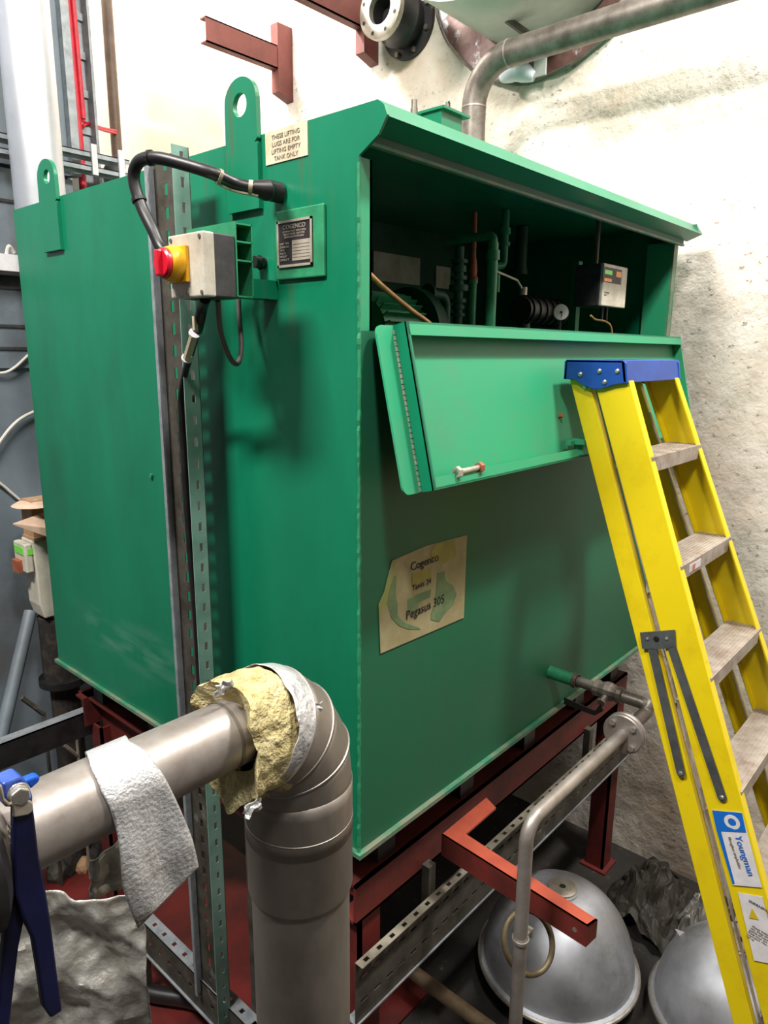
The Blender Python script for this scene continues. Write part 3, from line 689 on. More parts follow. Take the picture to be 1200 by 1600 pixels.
m = MB(); m.tube(pth, [.0115 if i < 14 else .008 for i in range(len(pth))], 12); m.build('cable_run', black, t, smooth=True)
a, c = P(304, 521, 0, -.185), P(292, 560, 0, -.16)
m = MB(); m.tube([a, c], .0095, 8); m.build('cable_tag', labelM, t)
for q in (a, c): m = MB(); d = (c-a).normalized(); m.tube([q-d*.002, q+d*.002], .0125, 10); m.build('cable_tie', white, t)
m = MB(); q = P(303, 505, 0, -.195); m.box(q+V((-.004, -.008, -.014)), q+V((.004, .0, .014))); m.build('ferrule', labelM, t)
pth = spline([P(340, 470, 0, -.16), P(345, 520, 0, -.14), P(360, 560, 0, -.11), P(372, 567, 0, -.09), P(377, 540, 0, -.07), P(373, 480, 0, -.05), P(375, 435, 0, -.04), P(390, 414, 0, -.03), P(405, 411, 0, -.004)], 8)
t = thing('grey_cable', pth[-1], 'grey cable looping from below the bracket to a small black gland', 'cable')
m = MB(); m.tube(pth, .0058, 10); m.build('cable_run', greyC, t, smooth=True)
m = MB(); q = P(412, 411, 0, 0); m.cyl(q, q+V((-.028, 0, 0)), .013, 14); m.cyl(q+V((-.008, 0, 0)), q+V((-.014, 0, 0)), .016, 6); m.build('gland', black, t)

# ------------------------------------------------------------------ red support frame
fr = thing('support_frame', (.04, .04, 0), 'red oxide steel support frame carrying the green tank', 'frame')
def chan(m, lo, hi): m.box(lo, hi)
bz0, bz1 = .84, .957
m = MB(); m.box((.03, .04, bz0), (1.69, .048, bz1)); m.box((.03, .04, bz1-.008), (1.69, .10, bz1)); m.box((.03, .04, bz0), (1.69, .10, bz0+.008)); m.build('front_beam', red, fr)
m = MB(); m.box((.10, .10, bz0), (.108, 1.58, bz1)); m.box((.05, .10, bz1-.008), (.11, 1.58, bz1)); m.build('side_beam', red, fr)
m = MB(); m.box((.03, 1.50, bz0), (1.69, 1.508, bz1)); m.box((.03, 1.508, bz1-.008), (1.69, 1.56, bz1)); m.build('back_beam', red, fr)
m = MB(); m.box((1.62, .10, bz0), (1.69, 1.50, bz1)); m.build('side_beam', red, fr)
for (x, y) in ((.06, .055), (1.64, .055), (.06, 1.44), (1.64, 1.44)):
    m = MB(); m.box((x, y, .01), (x+.01, y+.08, bz0)); m.box((x, y, .01), (x+.08, y+.01, bz0)); m.box((x-.02, y-.02, 0), (x+.10, y+.10, .01)); m.build('leg', red, fr)
m = MB(); m.prism([(.10, 1.50, bz0), (.10, 1.0, bz0), (.10, 1.50, .35)], (.008, 0, 0)); m.build('gusset', red, fr)
for x in (.13, .50, .87, 1.24, 1.55):
    m = MB(); m.box((x, .055, bz1), (x+.07, .20, ZB-.012)); m.build('packing_block', pumpM, fr)
for y in (.5, 1.0, 1.4):
    m = MB(); m.box((.06, y, bz1), (.2, y+.07, ZB-.012)); m.build('packing_block', pumpM, fr)
m = MB(); m.box((.25, .5, bz0), (1.62, .56, bz1-.01)); m.build('cross_beam', pumpM, fr)
# cantilever arm
ar = thing('cantilever_arm', (.35, 0, .95), 'brighter red steel arm sticking out from the frame towards the viewer', 'bracket')
zA = .957
po = [V((*onz(690, 1304, zA)[:2], zA)), V((*onz(918, 1448, zA)[:2], zA)), V((*onz(934, 1437, zA)[:2], zA)), V((*onz(728, 1303, zA)[:2], zA)), V((*onz(775, 1262, zA)[:2], zA)), V((*onz(760, 1246, zA)[:2], zA))]
m = MB(); m.prism(po, (0, 0, -.006)); m.build('top_flange', redB, ar)
side = [po[0], po[1], po[1]+V((0, 0, -.058)), po[0]+V((0, 0, -.066))]
m = MB(); m.prism(side, (.006, .0, 0)); m.prism([po[1], po[2], po[2]+V((0, 0, -.05)), po[1]+V((0, 0, -.058))], (0, .006, 0)); m.build('web', red, ar)
m = MB(); q = side[1]*.93+side[0]*.07+V((-.001, 0, -.03)); m.cyl(q, q+V((.008, 0, 0)), .006, 10); m.build('bolt_hole', steelB, ar)

# cable tray along the frame front
tr = thing('cable_tray', (.0, .0, .57), 'dusty perforated cable tray running below the red frame', 'cable tray')
m = MB(); m.slotted((.0, .012, .575), (1, 0, 0), (0, 0, 1), 1.72, .19, (0, .002, 0), pitch=.05, slot=.026, sw=.009, cols=(.3, .7)); m.build('web', galvD, tr)
m = MB(); m.slotted((.0, -.012, .768), (1, 0, 0), (0, 1, 0), 1.72, .026, (0, 0, -.002), pitch=.05, slot=.016, sw=.011, cols=(.5,)); m.build('top_flange', galvT, tr)
m = MB(); m.box((.0, .008, .570), (1.72, .045, .575)); m.build('bottom_flange', galv, tr)
for x in (.3, 1.3): m = MB(); m.box((x, .014, .60), (x+.03, .04, .86)); m.build('hanger', galvD, tr)

# ------------------------------------------------------------------ drain valve and small pipe
zd = 1.245; XD = .914
dv = thing('drain_valve', (XD, 0, zd), 'dull metal drain valve with black lever on a stub from the tank front', 'valve')
e = P(1012, 1102, 0, XD); ye = e.y
m = MB(); m.cyl((XD, .0, zd), (XD, -.10, zd), .021, 20); m.build('green_socket', greenP, dv, smooth=True)
m = MB(); m.cyl((XD, -.085, zd), (XD, -.10, zd), .025, 20); m.cyl((XD, -.10, zd), (XD, -.16, zd), .017, 20); m.build('nipple', steelD, dv, smooth=True)
m = MB(); m.lathe([(.019, 0), (.026, .004), (.026, .018), (.022, .02), (.03, .04), (.03, .055), (.022, .075), (.026, .078), (.026, .092), (.019, .096)], (XD, -.155, zd), 12, (0, -1, 0)); m.build('valve_body', steelD, dv)
m = MB(); m.cyl((XD, -.205, zd), (XD-.045, -.205, zd-.015), .010, 12); m.hexa((XD-.045, -.205, zd-.015), (-1, 0, -.3), .013, .01); m.build('stem', steelD, dv)
m = MB(); a = P(930, 1112, 0, XD-.05); b2 = P(882, 1094, 0, XD-.05); m.prism([V((XD-.052, -.205, zd-.02)), a+V((0, 0, .004)), b2+V((0, 0, .010)), b2+V((0, 0, -.012)), a+V((0, 0, -.012)), V((XD-.052, -.215, zd-.04))], (-.004, 0, 0)); m.build('lever', black, dv)
pipe = thing('drain_pipe', (.24, ye, 0), 'small stainless drain pipe with bolted flange pair and upright run', 'pipe')
zf = P(970, 1150, 1, ye).z
bend = P(838, 1268, 1, ye)
rp = .0165
xv = P(822, 1320, 1, ye).x; 
m = MB(); m.tube(fillet([(XD, -.25, zd), (XD, ye-.0, zd), (XD, ye, zf-.0), (XD-.12, ye, zf)], .022), .019, 20); m.build('elbow', steelD, pipe, smooth=True)
xf = P(972, 1150, 1, ye).x
m = MB(); m.tube(fillet([(xf, ye, zf), (xv, ye, zf), (xv, ye, .0)], .05, 10), rp, 24); m.build('pipe_run', steel, pipe, smooth=True)
rf = .058
for dx_ in (0, .016):
    m = MB(); m.lathe([(.012, 0), (rf-.003, 0), (rf, .003), (rf, .010), (rf-.003, .013), (.012, .013)], (xf+dx_, ye, zf), 36, (1, 0, 0)); fo = m.build('flange', steel, pipe, smooth=True)
for j in range(4):
    a = pi/4+j*pi/2; q = V((xf-.008, ye+cos(a)*.042, zf+sin(a)*.042)); m = MB(); m.hexa(q, (1, 0, 0), .009, .045); m.build('flange_bolt', steelB, pipe)
m = MB(); zc = P(815, 1465, 1, ye).z
m.lathe([(rp+.001, -.004), (rp+.004, -.004), (rp+.004, .004), (rp+.001, .004)], (xv, ye, zc), 24); m.build('clamp_ring', steelB, pipe)
m = MB(); m.box((xv+.014, ye-.01, zc-.004), (xv+.04, ye+.004, zc+.006)); m.box((xv+.03, ye-.014, zc-.012), (xv+.036, ye+.01, zc+.014)); m.build('clamp_bolt', steelB, pipe)
# ring hose hanging on the pipe
rc = V((xv+.025, ye+.035, zc-.0)); pts_ = []
u1 = (R @ V((1, 0, 0))); 
m = MB(); nrm = V((-.35, -.75, .35)).normalized()
q = V((0, 0, 1)).rotation_difference(nrm)
cc = P(826, 1472, 1, ye+.03)
m.tube([cc + q @ V((.066*cos(2*pi*k/40), .080*sin(2*pi*k/40), 0)) for k in range(41)], .008, 10, cap=False)
o = m.build('hose_ring', pvc, None, smooth=True, origin=cc); tag(o, 'dull brass coloured ring hanging on the upright drain pipe', 'ring')

# ------------------------------------------------------------------ domes on the floor
def dome(c, r, h, label, rim=.012):
    t = thing('reflector_dome', (c[0], c[1], c[2]), label, 'dome', 'spun aluminium domes on the floor')
    pr = [(r*1.0, .0), (r*1.03, .0), (r*1.045, .008), (r*1.03, .018), (r*.985, .022)]
    for k in range(1, 15):
        a = (pi/2)*k/15; pr.append((r*.98*cos(a)**.9 if k else r, .022+h*sin(a)))
    pr += [(.055, .022+h*1.0), (.05, .026+h), (0, .026+h)]
    m = MB(); m.lathe(pr, c, 64); m.build('dome_shell', alu, t, smooth=True)
    m = MB(); m.tube([V(c)+V((r*1.035*cos(2*pi*k/64), r*1.035*sin(2*pi*k/64), .009)) for k in range(65)], rim*.7, 8, cap=False); m.build('rolled_rim', steelB, t, smooth=True)
    m = MB(); m.lathe([(.05, .0), (.05, .008), (.044, .012), (.012, .012), (.011, .004), (0, .004)], V(c)+V((0, 0, .024+h)), 32); m.build('boss', gask, t, smooth=True)
    m = MB(); m.cyl(V(c)+V((0, 0, h+.02)), V(c)+V((0, 0, h+.034)), .0105, 16); m.build('centre_hole', ink, t)
    return t
dome((1.00, -.06, .08), .275, .285, 'larger visible silver aluminium dome on the floor beneath the red arm')
m = MB(); m.lathe([(.0, 0), (.25, 0), (.255, .08), (.0, .08)], (1.00, -.06, 0), 48); o = m.build('dome_stand', pumpM, None, origin=(1.0, -.06, 0)); tag(o, 'dark round base under the silver dome beneath the red arm', 'base')
dome((1.22, -.60, .06), .25, .27, 'silver aluminium dome on the floor behind the yellow ladder feet')
m = MB(); m.lathe([(.0, 0), (.22, 0), (.225, .06), (.0, .06)], (1.22, -.60, 0), 48); o = m.build('dome_stand', pumpM, None, origin=(1.22, -.6, 0)); tag(o, 'dark round base under the silver dome behind the ladder', 'base')
# floor tube
a = P(690, 1552, 2, .12)
t = thing('floor_pipe', (a.x, a.y, 0), 'tan metal pipe running low over the floor left of the dome', 'pipe')
m = MB(); m.cyl((a.x, 1.2, .12), (a.x, -.9, .12), .024, 20); m.build('pipe_run', tanP, t, smooth=True)
for y in (1.0, -.75): box((a.x-.03, y, 0), (a.x+.03, y+.03, .097)).build('saddle', pumpM, t)
# crumpled foil scraps
def crumple(name, cx, cy, z0, sx, sy, sz, mt, label, seed, cat='foil', n=36):
    m = MB()
    def f(u, v):
        x, y = (u-.5)*2, (v-.5)*2; rr = max(0, 1-(x*x+y*y)*.55)
        k = V((x*1.7+seed, y*1.7, seed*.7))
        d = .35+.5*noise.noise(k)+.35*abs(noise.noise(k*2.1))+.1*noise.noise(k*4)
        return V((cx+x*sx+.03*noise.noise(k*2), cy+y*sy+.03*noise.noise(k*2+V((9, 0, 0))), max(z0+.004, z0+sz*rr*(.35+1.1*d))))
    m.sheet(f, n, n); o = m.build(name, mt, None, solid=.002, origin=(cx, cy, z0)); tag(o, label, cat)
    return o
crumple('crumpled_sheet', 1.56, -.20, 0, .20, .15, .20, foilDk, 'dark crumpled foil heap on the floor between the two domes and wall', 3.1)
q = P(1098, 1440, 2, .16)
crumple('crumpled_sheet', q.x+.03, q.y, 0, .08, .09, .30, foil, 'pale crumpled foil piece between the dark foil heap and the ladder', 8.7)
q = P(1068, 1462, 2, .26)
m = MB(); m.prism([P(1055, 1451, 2, .28), P(1085, 1462, 2, .27), P(1068, 1470, 2, .25)], (0, 0, -.004)); m.prism([P(1066, 1467, 2, .25), P(1070, 1467, 2, .25), V((P(1069, 1468, 2, .1).x, P(1069, 1468, 2, .1).y, 0))], (.004, 0, 0))
o = m.build('foil_shard', white, None, origin=(q.x, q.y, 0)); tag(o, 'pointed pale scrap of foil sticking up beside the dome behind the ladder', 'scrap')

# ------------------------------------------------------------------ ladder
XA = .743
def yfront(z): return -.262-.385*(2.197-z)
def yrear(z): return -.090-.375*(2.2-z)
kn = .035
def xn(z): return XA-kn*(2.2-z)
# far rail position from the photo: intersect with the front plane
def farx(px, py):
    r = R @ V((px-600, py-800, F)); # y = a + b z
    b = .385; a = -.262-.385*2.197
    t = (a+b*CAM.z-CAM.y)/(r.y-b*r.z); return CAM+r*t
f1, f2, f3 = farx(1064, 600), farx(1095, 692), farx(1200, 999)
XF0 = f1.x; kf = (f3.x-f1.x)/(f1.z-f3.z)
kf = min(max(kf, .02), .12)
def xf_(z): return XF0+kf*(2.2-z)
ld = thing('step_ladder', (XA, -.9, 0), 'folded yellow fibreglass step ladder with blue cap leaning on the tank', 'ladder')
def rail(yf0, depth, xfun, inward, z0, z1, fw, name, th=.006, mt=yellow):
    """C section, web in the x plane; yf0(z) = rear y of the web"""
    def ring(z):
        x = xfun(z); y = yf0(z); d = inward
        pts = [(x, y), (x+d*fw, y), (x+d*fw, y-th), (x+d*th, y-th), (x+d*th, y-depth+th), (x+d*fw, y-depth+th), (x+d*fw, y-depth), (x, y-depth)]
        return [V((a, b, z)) for a, b in pts]
    m = MB(); A = [m.b.verts.new(p) for p in ring(z1)]; B = [m.b.verts.new(p) for p in ring(z0)]; n = 8
    for i in range(n): m.b.faces.new((A[i], A[(i+1) % n], B[(i+1) % n], B[i]))
    m.b.faces.new(A); m.b.faces.new(B[::-1])
    return m.build(name, mt, ld, bevel=.0015)
DF, DR = .098, .056
rail(lambda z: yfront(z)+DF, DF, xn, 1, .02, 2.205, .030, 'front_rail')
rail(lambda z: yfront(z)+DF, DF, xf_, -1, .02, 2.205, .030, 'front_rail')
rail(yrear, DR, lambda z: xn(z)+.004, 1, .02, 2.205, .024, 'rear_rail')
rail(yrear, DR, lambda z: xf_(z)-.004, -1, .02, 2.205, .024, 'rear_rail')
# feet
for xx_, s_ in ((xn(.0), 1), (xf_(.0), -1)):
    for yy, dp in ((yfront(0)+DF, DF), (yrear(0), DR)):
        m = MB(); m.box((min(xx_-.004*s_, xx_+.036*s_), yy-dp-.004, 0), (max(xx_-.004*s_, xx_+.036*s_), yy+.004, .035)); m.build('rubber_foot', black, ld)
# cap
m = MB(); zt_, zb2 = 2.257, 2.200
capx0, capx1 = XA-.012, XF0+.012
yb, yf_ = -.078, -.252
side = [(yb-.004, zt_), (yf_+.008, zt_), (yf_, zt_-.006), (yf_-.008, zb2), (-.225, zb2-.006), (-.19, zb2-.018), (-.165, zb2-.020), (-.135, zb2-.010), (-.11, zb2+.004), (yb, zb2+.004)]
for x in (capx0, capx1-.010): m.prism([(x, y, z) for y, z in side], (.010, 0, 0))
m.prism([(capx0, yf_+.004, zt_), (capx0, yf_-.006, zb2), (capx0, yf_+.004, zb2), (capx0, yf_+.014, zt_-.006)], (capx1-capx0, 0, 0))
m.box((capx0, yf_+.006, zt_-.008), (capx1, yb-.004, zt_)); m.box((capx0, yb-.010, zb2+.004), (capx1, yb, zt_-.004))
m.build('top_cap', blueP, ld, bevel=.002)
for (px, py) in ((907, 585), (937, 580), (965, 580), (945, 597)):
    q = P(px, py, 0, capx0); m = MB(); m.lathe([(.0065, 0), (.006, .003), (.003, .005), (0, .0055)], q, 14, (-1, 0, 0)); m.build('rivet', steelB, ld, smooth=True)
q = P(914, 605, 0, XA); m = MB(); m.lathe([(.0055, 0), (.005, .003), (0, .005)], (q.x, q.y, q.z), 14, (-1, 0, 0)); m.build('rivet', steelB, ld, smooth=True)
# steps
stepz = [2.012, 1.742, 1.470, 1.198, .926, .654, .382]
for i, z in enumerate(stepz):
    x0, x1 = xn(z)+.006, xf_(z)-.006; y0 = yfront(z)-.004; y1 = yfront(z)+DF-.006
    m = MB(); m.box((x0, y0, z-.003), (x1, y1, z)); m.box((x0, y0, z-.040), (x1, y0+.003, z-.003)); m.box((x0, y1-.003, z-.036), (x1, y1, z-.003))
    for k in range(9): yy = y0+.004+k*.0095; m.box((x0, yy, z), (x1, yy+.004, z+.0012))
    s_ = m.build('step', treadM, ld)
    if i == 1:
        box((x0+.06, y0-.001, z-.030), (x0+.15, y0, z-.010)).build('step_label', white, s_)
        box((x0+.085, y0-.0016, z-.028), (x0+.105, y0-.001, z-.012)).build('step_mark', mat('pale_red', (214, 110, 100), rough=.5), s_)
    for xx_, d in ((x0, 1), (x1, -1)):
        if i > 0:
            m = MB(); m.tube([(xx_+d*.09, y1-.02, z-.01), (xx_+d*.004, y1-.02, z-.09)], .005, 6); m.build('step_brace', treadM, ld)
for z in (1.62, 1.33, .8, .5):
    m = MB(); x0, x1 = xn(z)+.008, xf_(z)-.008; y = yrear(z)-.03
    m.tube([(x0, y, z), (x1, y, z)], .007, 8); m.build('rear_brace', treadM, ld)
    
for xx_, s_ in ((lambda z: xn(z)+.030, 1), (lambda z: xf_(z)-.030, -1)):
    m = MB(); m.prism([(xx_(2.1), yrear(2.1)-.060, 2.1), (xx_(2.1)+.012*s_, yrear(2.1)-.060, 2.1), (xx_(.3)+.012*s_, yrear(.3)-.060, .3), (xx_(.3), yrear(.3)-.060, .3)], (0, -.003, 0)); m.build('inner_stiffener', treadM, ld)
# spreader hardware on the near side
xs = lambda z: xn(z)-.0015
def sp(px, py): 
    q = P(px, py, 0, XA-.02); return V((xn(q.z)-.003, q.y, q.z))
m = MB(); m.prism([sp(1002, 987), sp(1056, 983), sp(1058, 1008), sp(1040, 1012), sp(1006, 1012)], (-.004, 0, 0)); m.build('spreader_hinge', zinc, ld)
for a_, b_2, w in (((1020, 1008), (1068, 1203), 8), ((1050, 1006), (1132, 1240), 9)):
    A_, B_ = sp(*a_), sp(*b_2); d = (B_-A_).normalized(); n_ = d.cross(V((1, 0, 0))).normalized()*.0115
    pl_ = [A_+n_, A_-n_]+[B_-n_*cos(t_)+d*.0115*sin(t_) for t_ in [k*pi/6 for k in range(7)]]
    m = MB(); m.prism(pl_, (-.003, 0, 0)); m.build('spreader_bar', zinc, ld)
    m = MB(); m.lathe([(.006, .0), (.005, .003), (0, .004)], B_+V((-.003, 0, 0)), 12, (-1, 0, 0)); m.build('rivet', steelB, ld)
for px, r0, mm in ((1014, .004, steelB), (1028, .007, black), (1044, .004, steelB)):
    m = MB(); m.lathe([(r0, .0), (r0, .003), (0, .004)], sp(px, 996)+V((-.004, 0, 0)), 12, (-1, 0, 0)); m.build('rivet', mm, ld)
# labels
def lab(name, pp, mm, lift=.0015): return MB().prism([sp(*p)+V((.0015-lift, 0, 0)) for p in pp], (-.0006, 0, 0)).build(name, mm, ld)
l1 = lab('label_white', [(1117, 1260), (1163, 1264), (1172, 1296), (1195, 1378), (1150, 1374), (1124, 1290)], white)
lab('label_blue', [(1117, 1260), (1163, 1264), (1170, 1294), (1131, 1292), (1153, 1371), (1150, 1373), (1124, 1290)], blueL, .0024)
m = MB(); q = sp(1148, 1278)+V((-.0016, 0, 0)); m.lathe([(.010, 0), (.019, 0), (.019, .0005), (.010, .0005)], q, 20, (-1, 0, 0)); m.build('label_emblem', white, ld)
dn = (sp(1178, 1350)-sp(1160, 1300)); 
text('lettering', 'Youngman', .024, sp(1152, 1298)+V((-.0018, 0, 0)), dn, (0, -1, 0) if False else dn.cross(V((1, 0, 0))), blueL, ld)
text('lettering', 'fibreglass stepladder', .010, sp(1142, 1300)+V((-.0018, 0, 0)), dn, dn.cross(V((1, 0, 0))), labelI, ld)
lab('label_white', [(1158, 1385), (1196, 1392), (1222, 1496), (1184, 1488)], white)
m = MB(); m.prism([sp(1180, 1408)+V((-.002, 0, 0)), sp(1176, 1423)+V((-.002, 0, 0)), sp(1191, 1426)+V((-.002, 0, 0))], (-.0006, 0, 0)); m.build('warning_triangle', warnY, ld)
text('lettering', 'WARNING', .010, sp(1174, 1398)+V((-.0018, 0, 0)), (0, -1, -.1), (0, -.3, 1), ink, ld)
text('lettering', 'Check ladder before\nuse. Keep three\npoints of contact.\nKeep level. Do not\noverreach. Max load\n150 kg', .0075, sp(1180, 1436)+V((-.0018, 0, 0)), (0, -1, -.1), (0, -.3, 1), labelI, ld)

# ------------------------------------------------------------------ lagged pipe
PY, PZ, VX = -.088, 1.627, -.262
RB = .15
bend = arc((-2, PY, PZ), (VX, PY, PZ), (VX, PY, 0), RB, 24)
def frame_at(i):
    t_ = (bend[min(i+1, 24)]-bend[max(i-1, 0)]).normalized(); return bend[i], t_
t = thing('lagged_pipe', (VX, PY, 0), 'silver jacketed pipe with bare end and torn insulation at its elbow', 'pipe')
m = MB(); m.tube([V((-.80, PY, PZ))]+bend+[V((VX, PY, 1.3))], .0585, 40); m.build('bare_pipe', steel, t, smooth=True)
m = MB()
for x in (-.43,): m.tube([(x-.003, PY, PZ), (x+.003, PY, PZ)], .0600, 40)
m.build('weld_ring', steelD, t, smooth=True)
m = MB(); m.lathe([(.098, 0), (.098, 1.24), (.06, 1.24)], (VX, PY, .0), 56); m.build('pipe_jacket', aluJ, t, smooth=True)
m = MB(); m.lathe([(.1035, 0), (.1045, .003), (.1035, .15), (.1055, .155), (.101, .158), (.095, .158)], (VX, PY, 1.235), 56); m.build('jacket_collar', aluJ, t, smooth=True)
m = MB(); m.box((VX-.012, PY-.108, 1.235), (VX+.0, PY-.10, 1.39)); 
m = MB()
# elbow gores: rigid segments between bend angles
segs = [(25, 19, .1030, .1045), (19.5, 13, .1055, .107), (13.5, 8.5, .108, .1095)]
def bp(i):
    i0 = int(math.floor(i)); 
    if i0 >= 24: return V((VX, PY, bend[24].z-(i-24)*.02)), V((0, 0, -1))
    fr_ = i-i0; p = bend[i0].lerp(bend[min(i0+1, 24)], fr_); a = (pi/2)*(i/24); return p, V((cos(a), 0, -sin(a)))
def gore(name, ia, ib, ra, rb, mt=aluJ, w0=0, w1=2*pi, n=56, tilt=0):
    m = MB(); (pa, ta), (pb_, tb) = bp(ia), bp(ib)
    rows = []
    for k in range(5):
        f = k/4; p = pa.lerp(pb_, f); tt = ta.lerp(tb, f).normalized(); r = ra+(rb-ra)*f
        a1 = V((0, 1, 0)); a2 = tt.cross(a1).normalized()
        rows.append([m.b.verts.new(p+(a1*cos(2*pi*j/n)+a2*sin(2*pi*j/n))*r) for j in range(n)])
    for A, B in zip(rows, rows[1:]):
        for j in range(n): m.b.faces.new((A[j], A[(j+1) % n], B[(j+1) % n], B[j]))
    return m.build(name, mt, t, smooth=True, solid=.0012)
for ia, ib, ra, rb in segs:
    gore('jacket_gore', ia, ib, ra, rb)
    p, tt = bp(ib); a1 = V((0, 1, 0)); a2 = tt.cross(a1).normalized()
    m = MB(); m.tube([p+(a1*cos(2*pi*j/56)+a2*sin(2*pi*j/56))*(rb+.001) for j in range(57)], .0028, 6, cap=False); m.build('swaged_bead', steel, t, smooth=True)
gore('jacket_gore', 30, 24.5, .1040, .1040)
# wool
def lump(name, ia, ib, r0, amp, mt, seed, freq=14, rin=.062, n=96, rows_=20, sag=0, ragged=.0, solid=0):
    m = MB(); rows = []
    for k in range(rows_+1):
        f = k/rows_; 
        row = []
        for j in range(n):
            a = 2*pi*j/n
            ii = ia+(ib-ia)*f + ragged*noise.noise(V((cos(a)*2.2+seed, sin(a)*2.2, 3)))*(1-f)*10
            if ii >= 0: p, tt = bp(ii)
            else: p, tt = V((bend[0].x+ii*.0098, PY, PZ)), V((1, 0, 0))
            a1 = V((0, 1, 0)); a2 = tt.cross(a1).normalized()
            d = a1*cos(a)+a2*sin(a)
            nn_ = noise.fractal(p*freq+d*1.3+V((seed, 0, 0)), 1.0, 2.0, 4)
            r = r0+amp*nn_
            row.append(m.b.verts.new(p+d*r+V((0, 0, -sag*max(0, -d.z)))))
        rows.append(row)
    # inner ring closes the open end
    if rin:
        row = []
        p, tt = (bp(ia) if ia >= 0 else (V((bend[0].x+ia*.0098, PY, PZ)), V((1, 0, 0))))
        for j in range(n):
            q = rows[0][j].co; c_ = p+V((0, 0, -sag*.3)); d = (q-c_).normalized(); row.append(m.b.verts.new(c_+d*rin+tt*.02))
        rows = [row]+rows
    for A, B in zip(rows, rows[1:]):
        for j in range(n): m.b.faces.new((A[j], A[(j+1) % n], B[(j+1) % n], B[j]))
    return m.build(name, mt, t, smooth=True, solid=solid)
lump('mineral_wool', -1.5, 12, .098, .016, wool, 1.3, freq=11, sag=.04, ragged=.22, n=160, rows_=40)
lump('foil_tape_band', 5.0, 8.8, .1085, .004, foilT, 4.1, freq=18, rin=0, ragged=.12, n=120, solid=.0015)
for i_, (px, py) in enumerate(((470, 1075), (492, 1110), (494, 1160), (470, 1200), (350, 1075), (440, 1215), (395, 1262))):
    q = P(px, py, 1, PY-.085 if py > 1100 else PY-.02)
    m = MB(); m.sheet(lambda u, v: q+V((.034*(u-.5)+.008*noise.noise(V((v*3, u, i_*1.7))), .010*noise.noise(V((u*2+i_, v*2, 1))), .022*(v-.5)+.008*noise.noise(V((u*3, v*2, i_+3))))), 10, 10)
    m.build('foil_scrap', foilT, t, smooth=True, solid=.001)
# foil wrap over the bare pipe
wr = thing('foil_wrap', (-.62, PY, PZ), 'embossed silver foil insulation wrap draped over the bare pipe', 'insulation')
WL = ((128, 1201), (148, 1222), (167, 1252), (180, 1288), (188, 1335), (193, 1390), (215, 1450))
WR = ((190, 1163), (224, 1176), (250, 1204), (270, 1240), (288, 1280), (301, 1315), (310, 1354))
def crom(T, f):
    i = min(len(T)-2, int(f)); g = f-i
    p0, p1, p2, p3 = T[max(i-1, 0)], T[i], T[i+1], T[min(i+2, len(T)-1)]
    return [.5*(2*p1[k]+(p2[k]-p0[k])*g+(2*p0[k]-5*p1[k]+4*p2[k]-p3[k])*g*g+(3*p1[k]-p0[k]-3*p2[k]+p3[k])*g**3) for k in (0, 1)]
def cylhit(px, py, r):
    d = R @ V((px-600, py-800, F)); oy, oz = CAM.y-PY, CAM.z-PZ
    A = d.y*d.y+d.z*d.z; B = oy*d.y+oz*d.z; C_ = oy*oy+oz*oz-r*r; D = B*B-A*C_
    t_ = (-B-math.sqrt(max(D, 0)))/A
    p = CAM+d*t_
    if D < 0: v2 = V((0, p.y-PY, p.z-PZ)).normalized()*r; p = V((p.x, PY+v2.y, PZ+v2.z))
    return p
RW = .0635
def wrapf(u, v):
    n_ = .0018*noise.noise(V((u*4, v*7, 0)))
    if v < .25:   # the part round the back of the pipe
        top = cylhit(WL[0][0]*(1-u)+WR[0][0]*u, WL[0][1]*(1-u)+WR[0][1]*u, RW)
        a0 = math.atan2(top.z-PZ, top.y-PY); a = a0-(1-v/.25)*math.radians(140)
        return V((top.x+.05*(1-v/.25)+.012, PY+cos(a)*(RW+.004*(1-v/.25)), PZ+sin(a)*(RW+.004*(1-v/.25))))
    f = (v-.25)/.75*6
    L_, R_ = crom(WL, f), crom(WR, f); px, py = L_[0]*(1-u)+R_[0]*u, L_[1]*(1-u)+R_[1]*u
    q = P(px, py, 1, PY-RW)
    if q.z > PZ: 
        q = cylhit(px, py, RW); q.x += .012*max(0, 1-f/1.5); return q+V((0, q.y-PY, q.z-PZ)).normalized()*n_
    h = min(1, (PZ-q.z)/.12)
    return P(px, py, 1, PY-RW-.012*h-h*.008*noise.noise(V((u*2.5, f*.7, 5)))-n_)
m = MB(); m.sheet(wrapf, 24, 80); m.build('foil_face', foilB, wr, smooth=True, solid=.003)
def backf(u, v):
    q = P(140+62*u, 1345-40*u+(60+20*u)*v, 1, PY+.03); q.y += .015*noise.noise(V((u*3, v*3, 7))); return q
m = MB(); m.sheet(backf, 10, 8); m.build('loose_tail', foil, wr, smooth=True, solid=.003)
# big crumpled sheet bottom left
YS = .30
c = P(228, 1381, 1, YS); fw_ = R @ V((0, 0, 1)); td = (c-CAM).dot(fw_)
a = CAM+(R @ V((-100-600, 1398-800, F)))/F*td
hd = V((c.x-a.x, c.y-a.y, 0)).normalized(); hn = V((hd.y, -hd.x, 0)); Lb = V((c.x-a.x, c.y-a.y, 0)).length
topz = c.z
def bigf(u, v):
    x = Lb*u; z = topz*(1-v)
    k = V((x*4, z*4, 2))
    def ridge(q): return 1-abs(noise.noise(q))*2
    d = .030*ridge(k*.9)+.018*ridge(k*2.2+V((5, 1, 0)))+.008*ridge(k*4.6)+.003*noise.noise(k*12)
    ed = .012*noise.noise(V((z*4, 1, 1)))*u
    p = V((a.x, a.y, 0))+hd*(x+ed)+hn*(d+.05*v)
    p.z = max(.003, z+.008*noise.noise(V((x*6, 0, 4)))*(1-v)); return p
m = MB(); m.sheet(bigf, 90, 140)
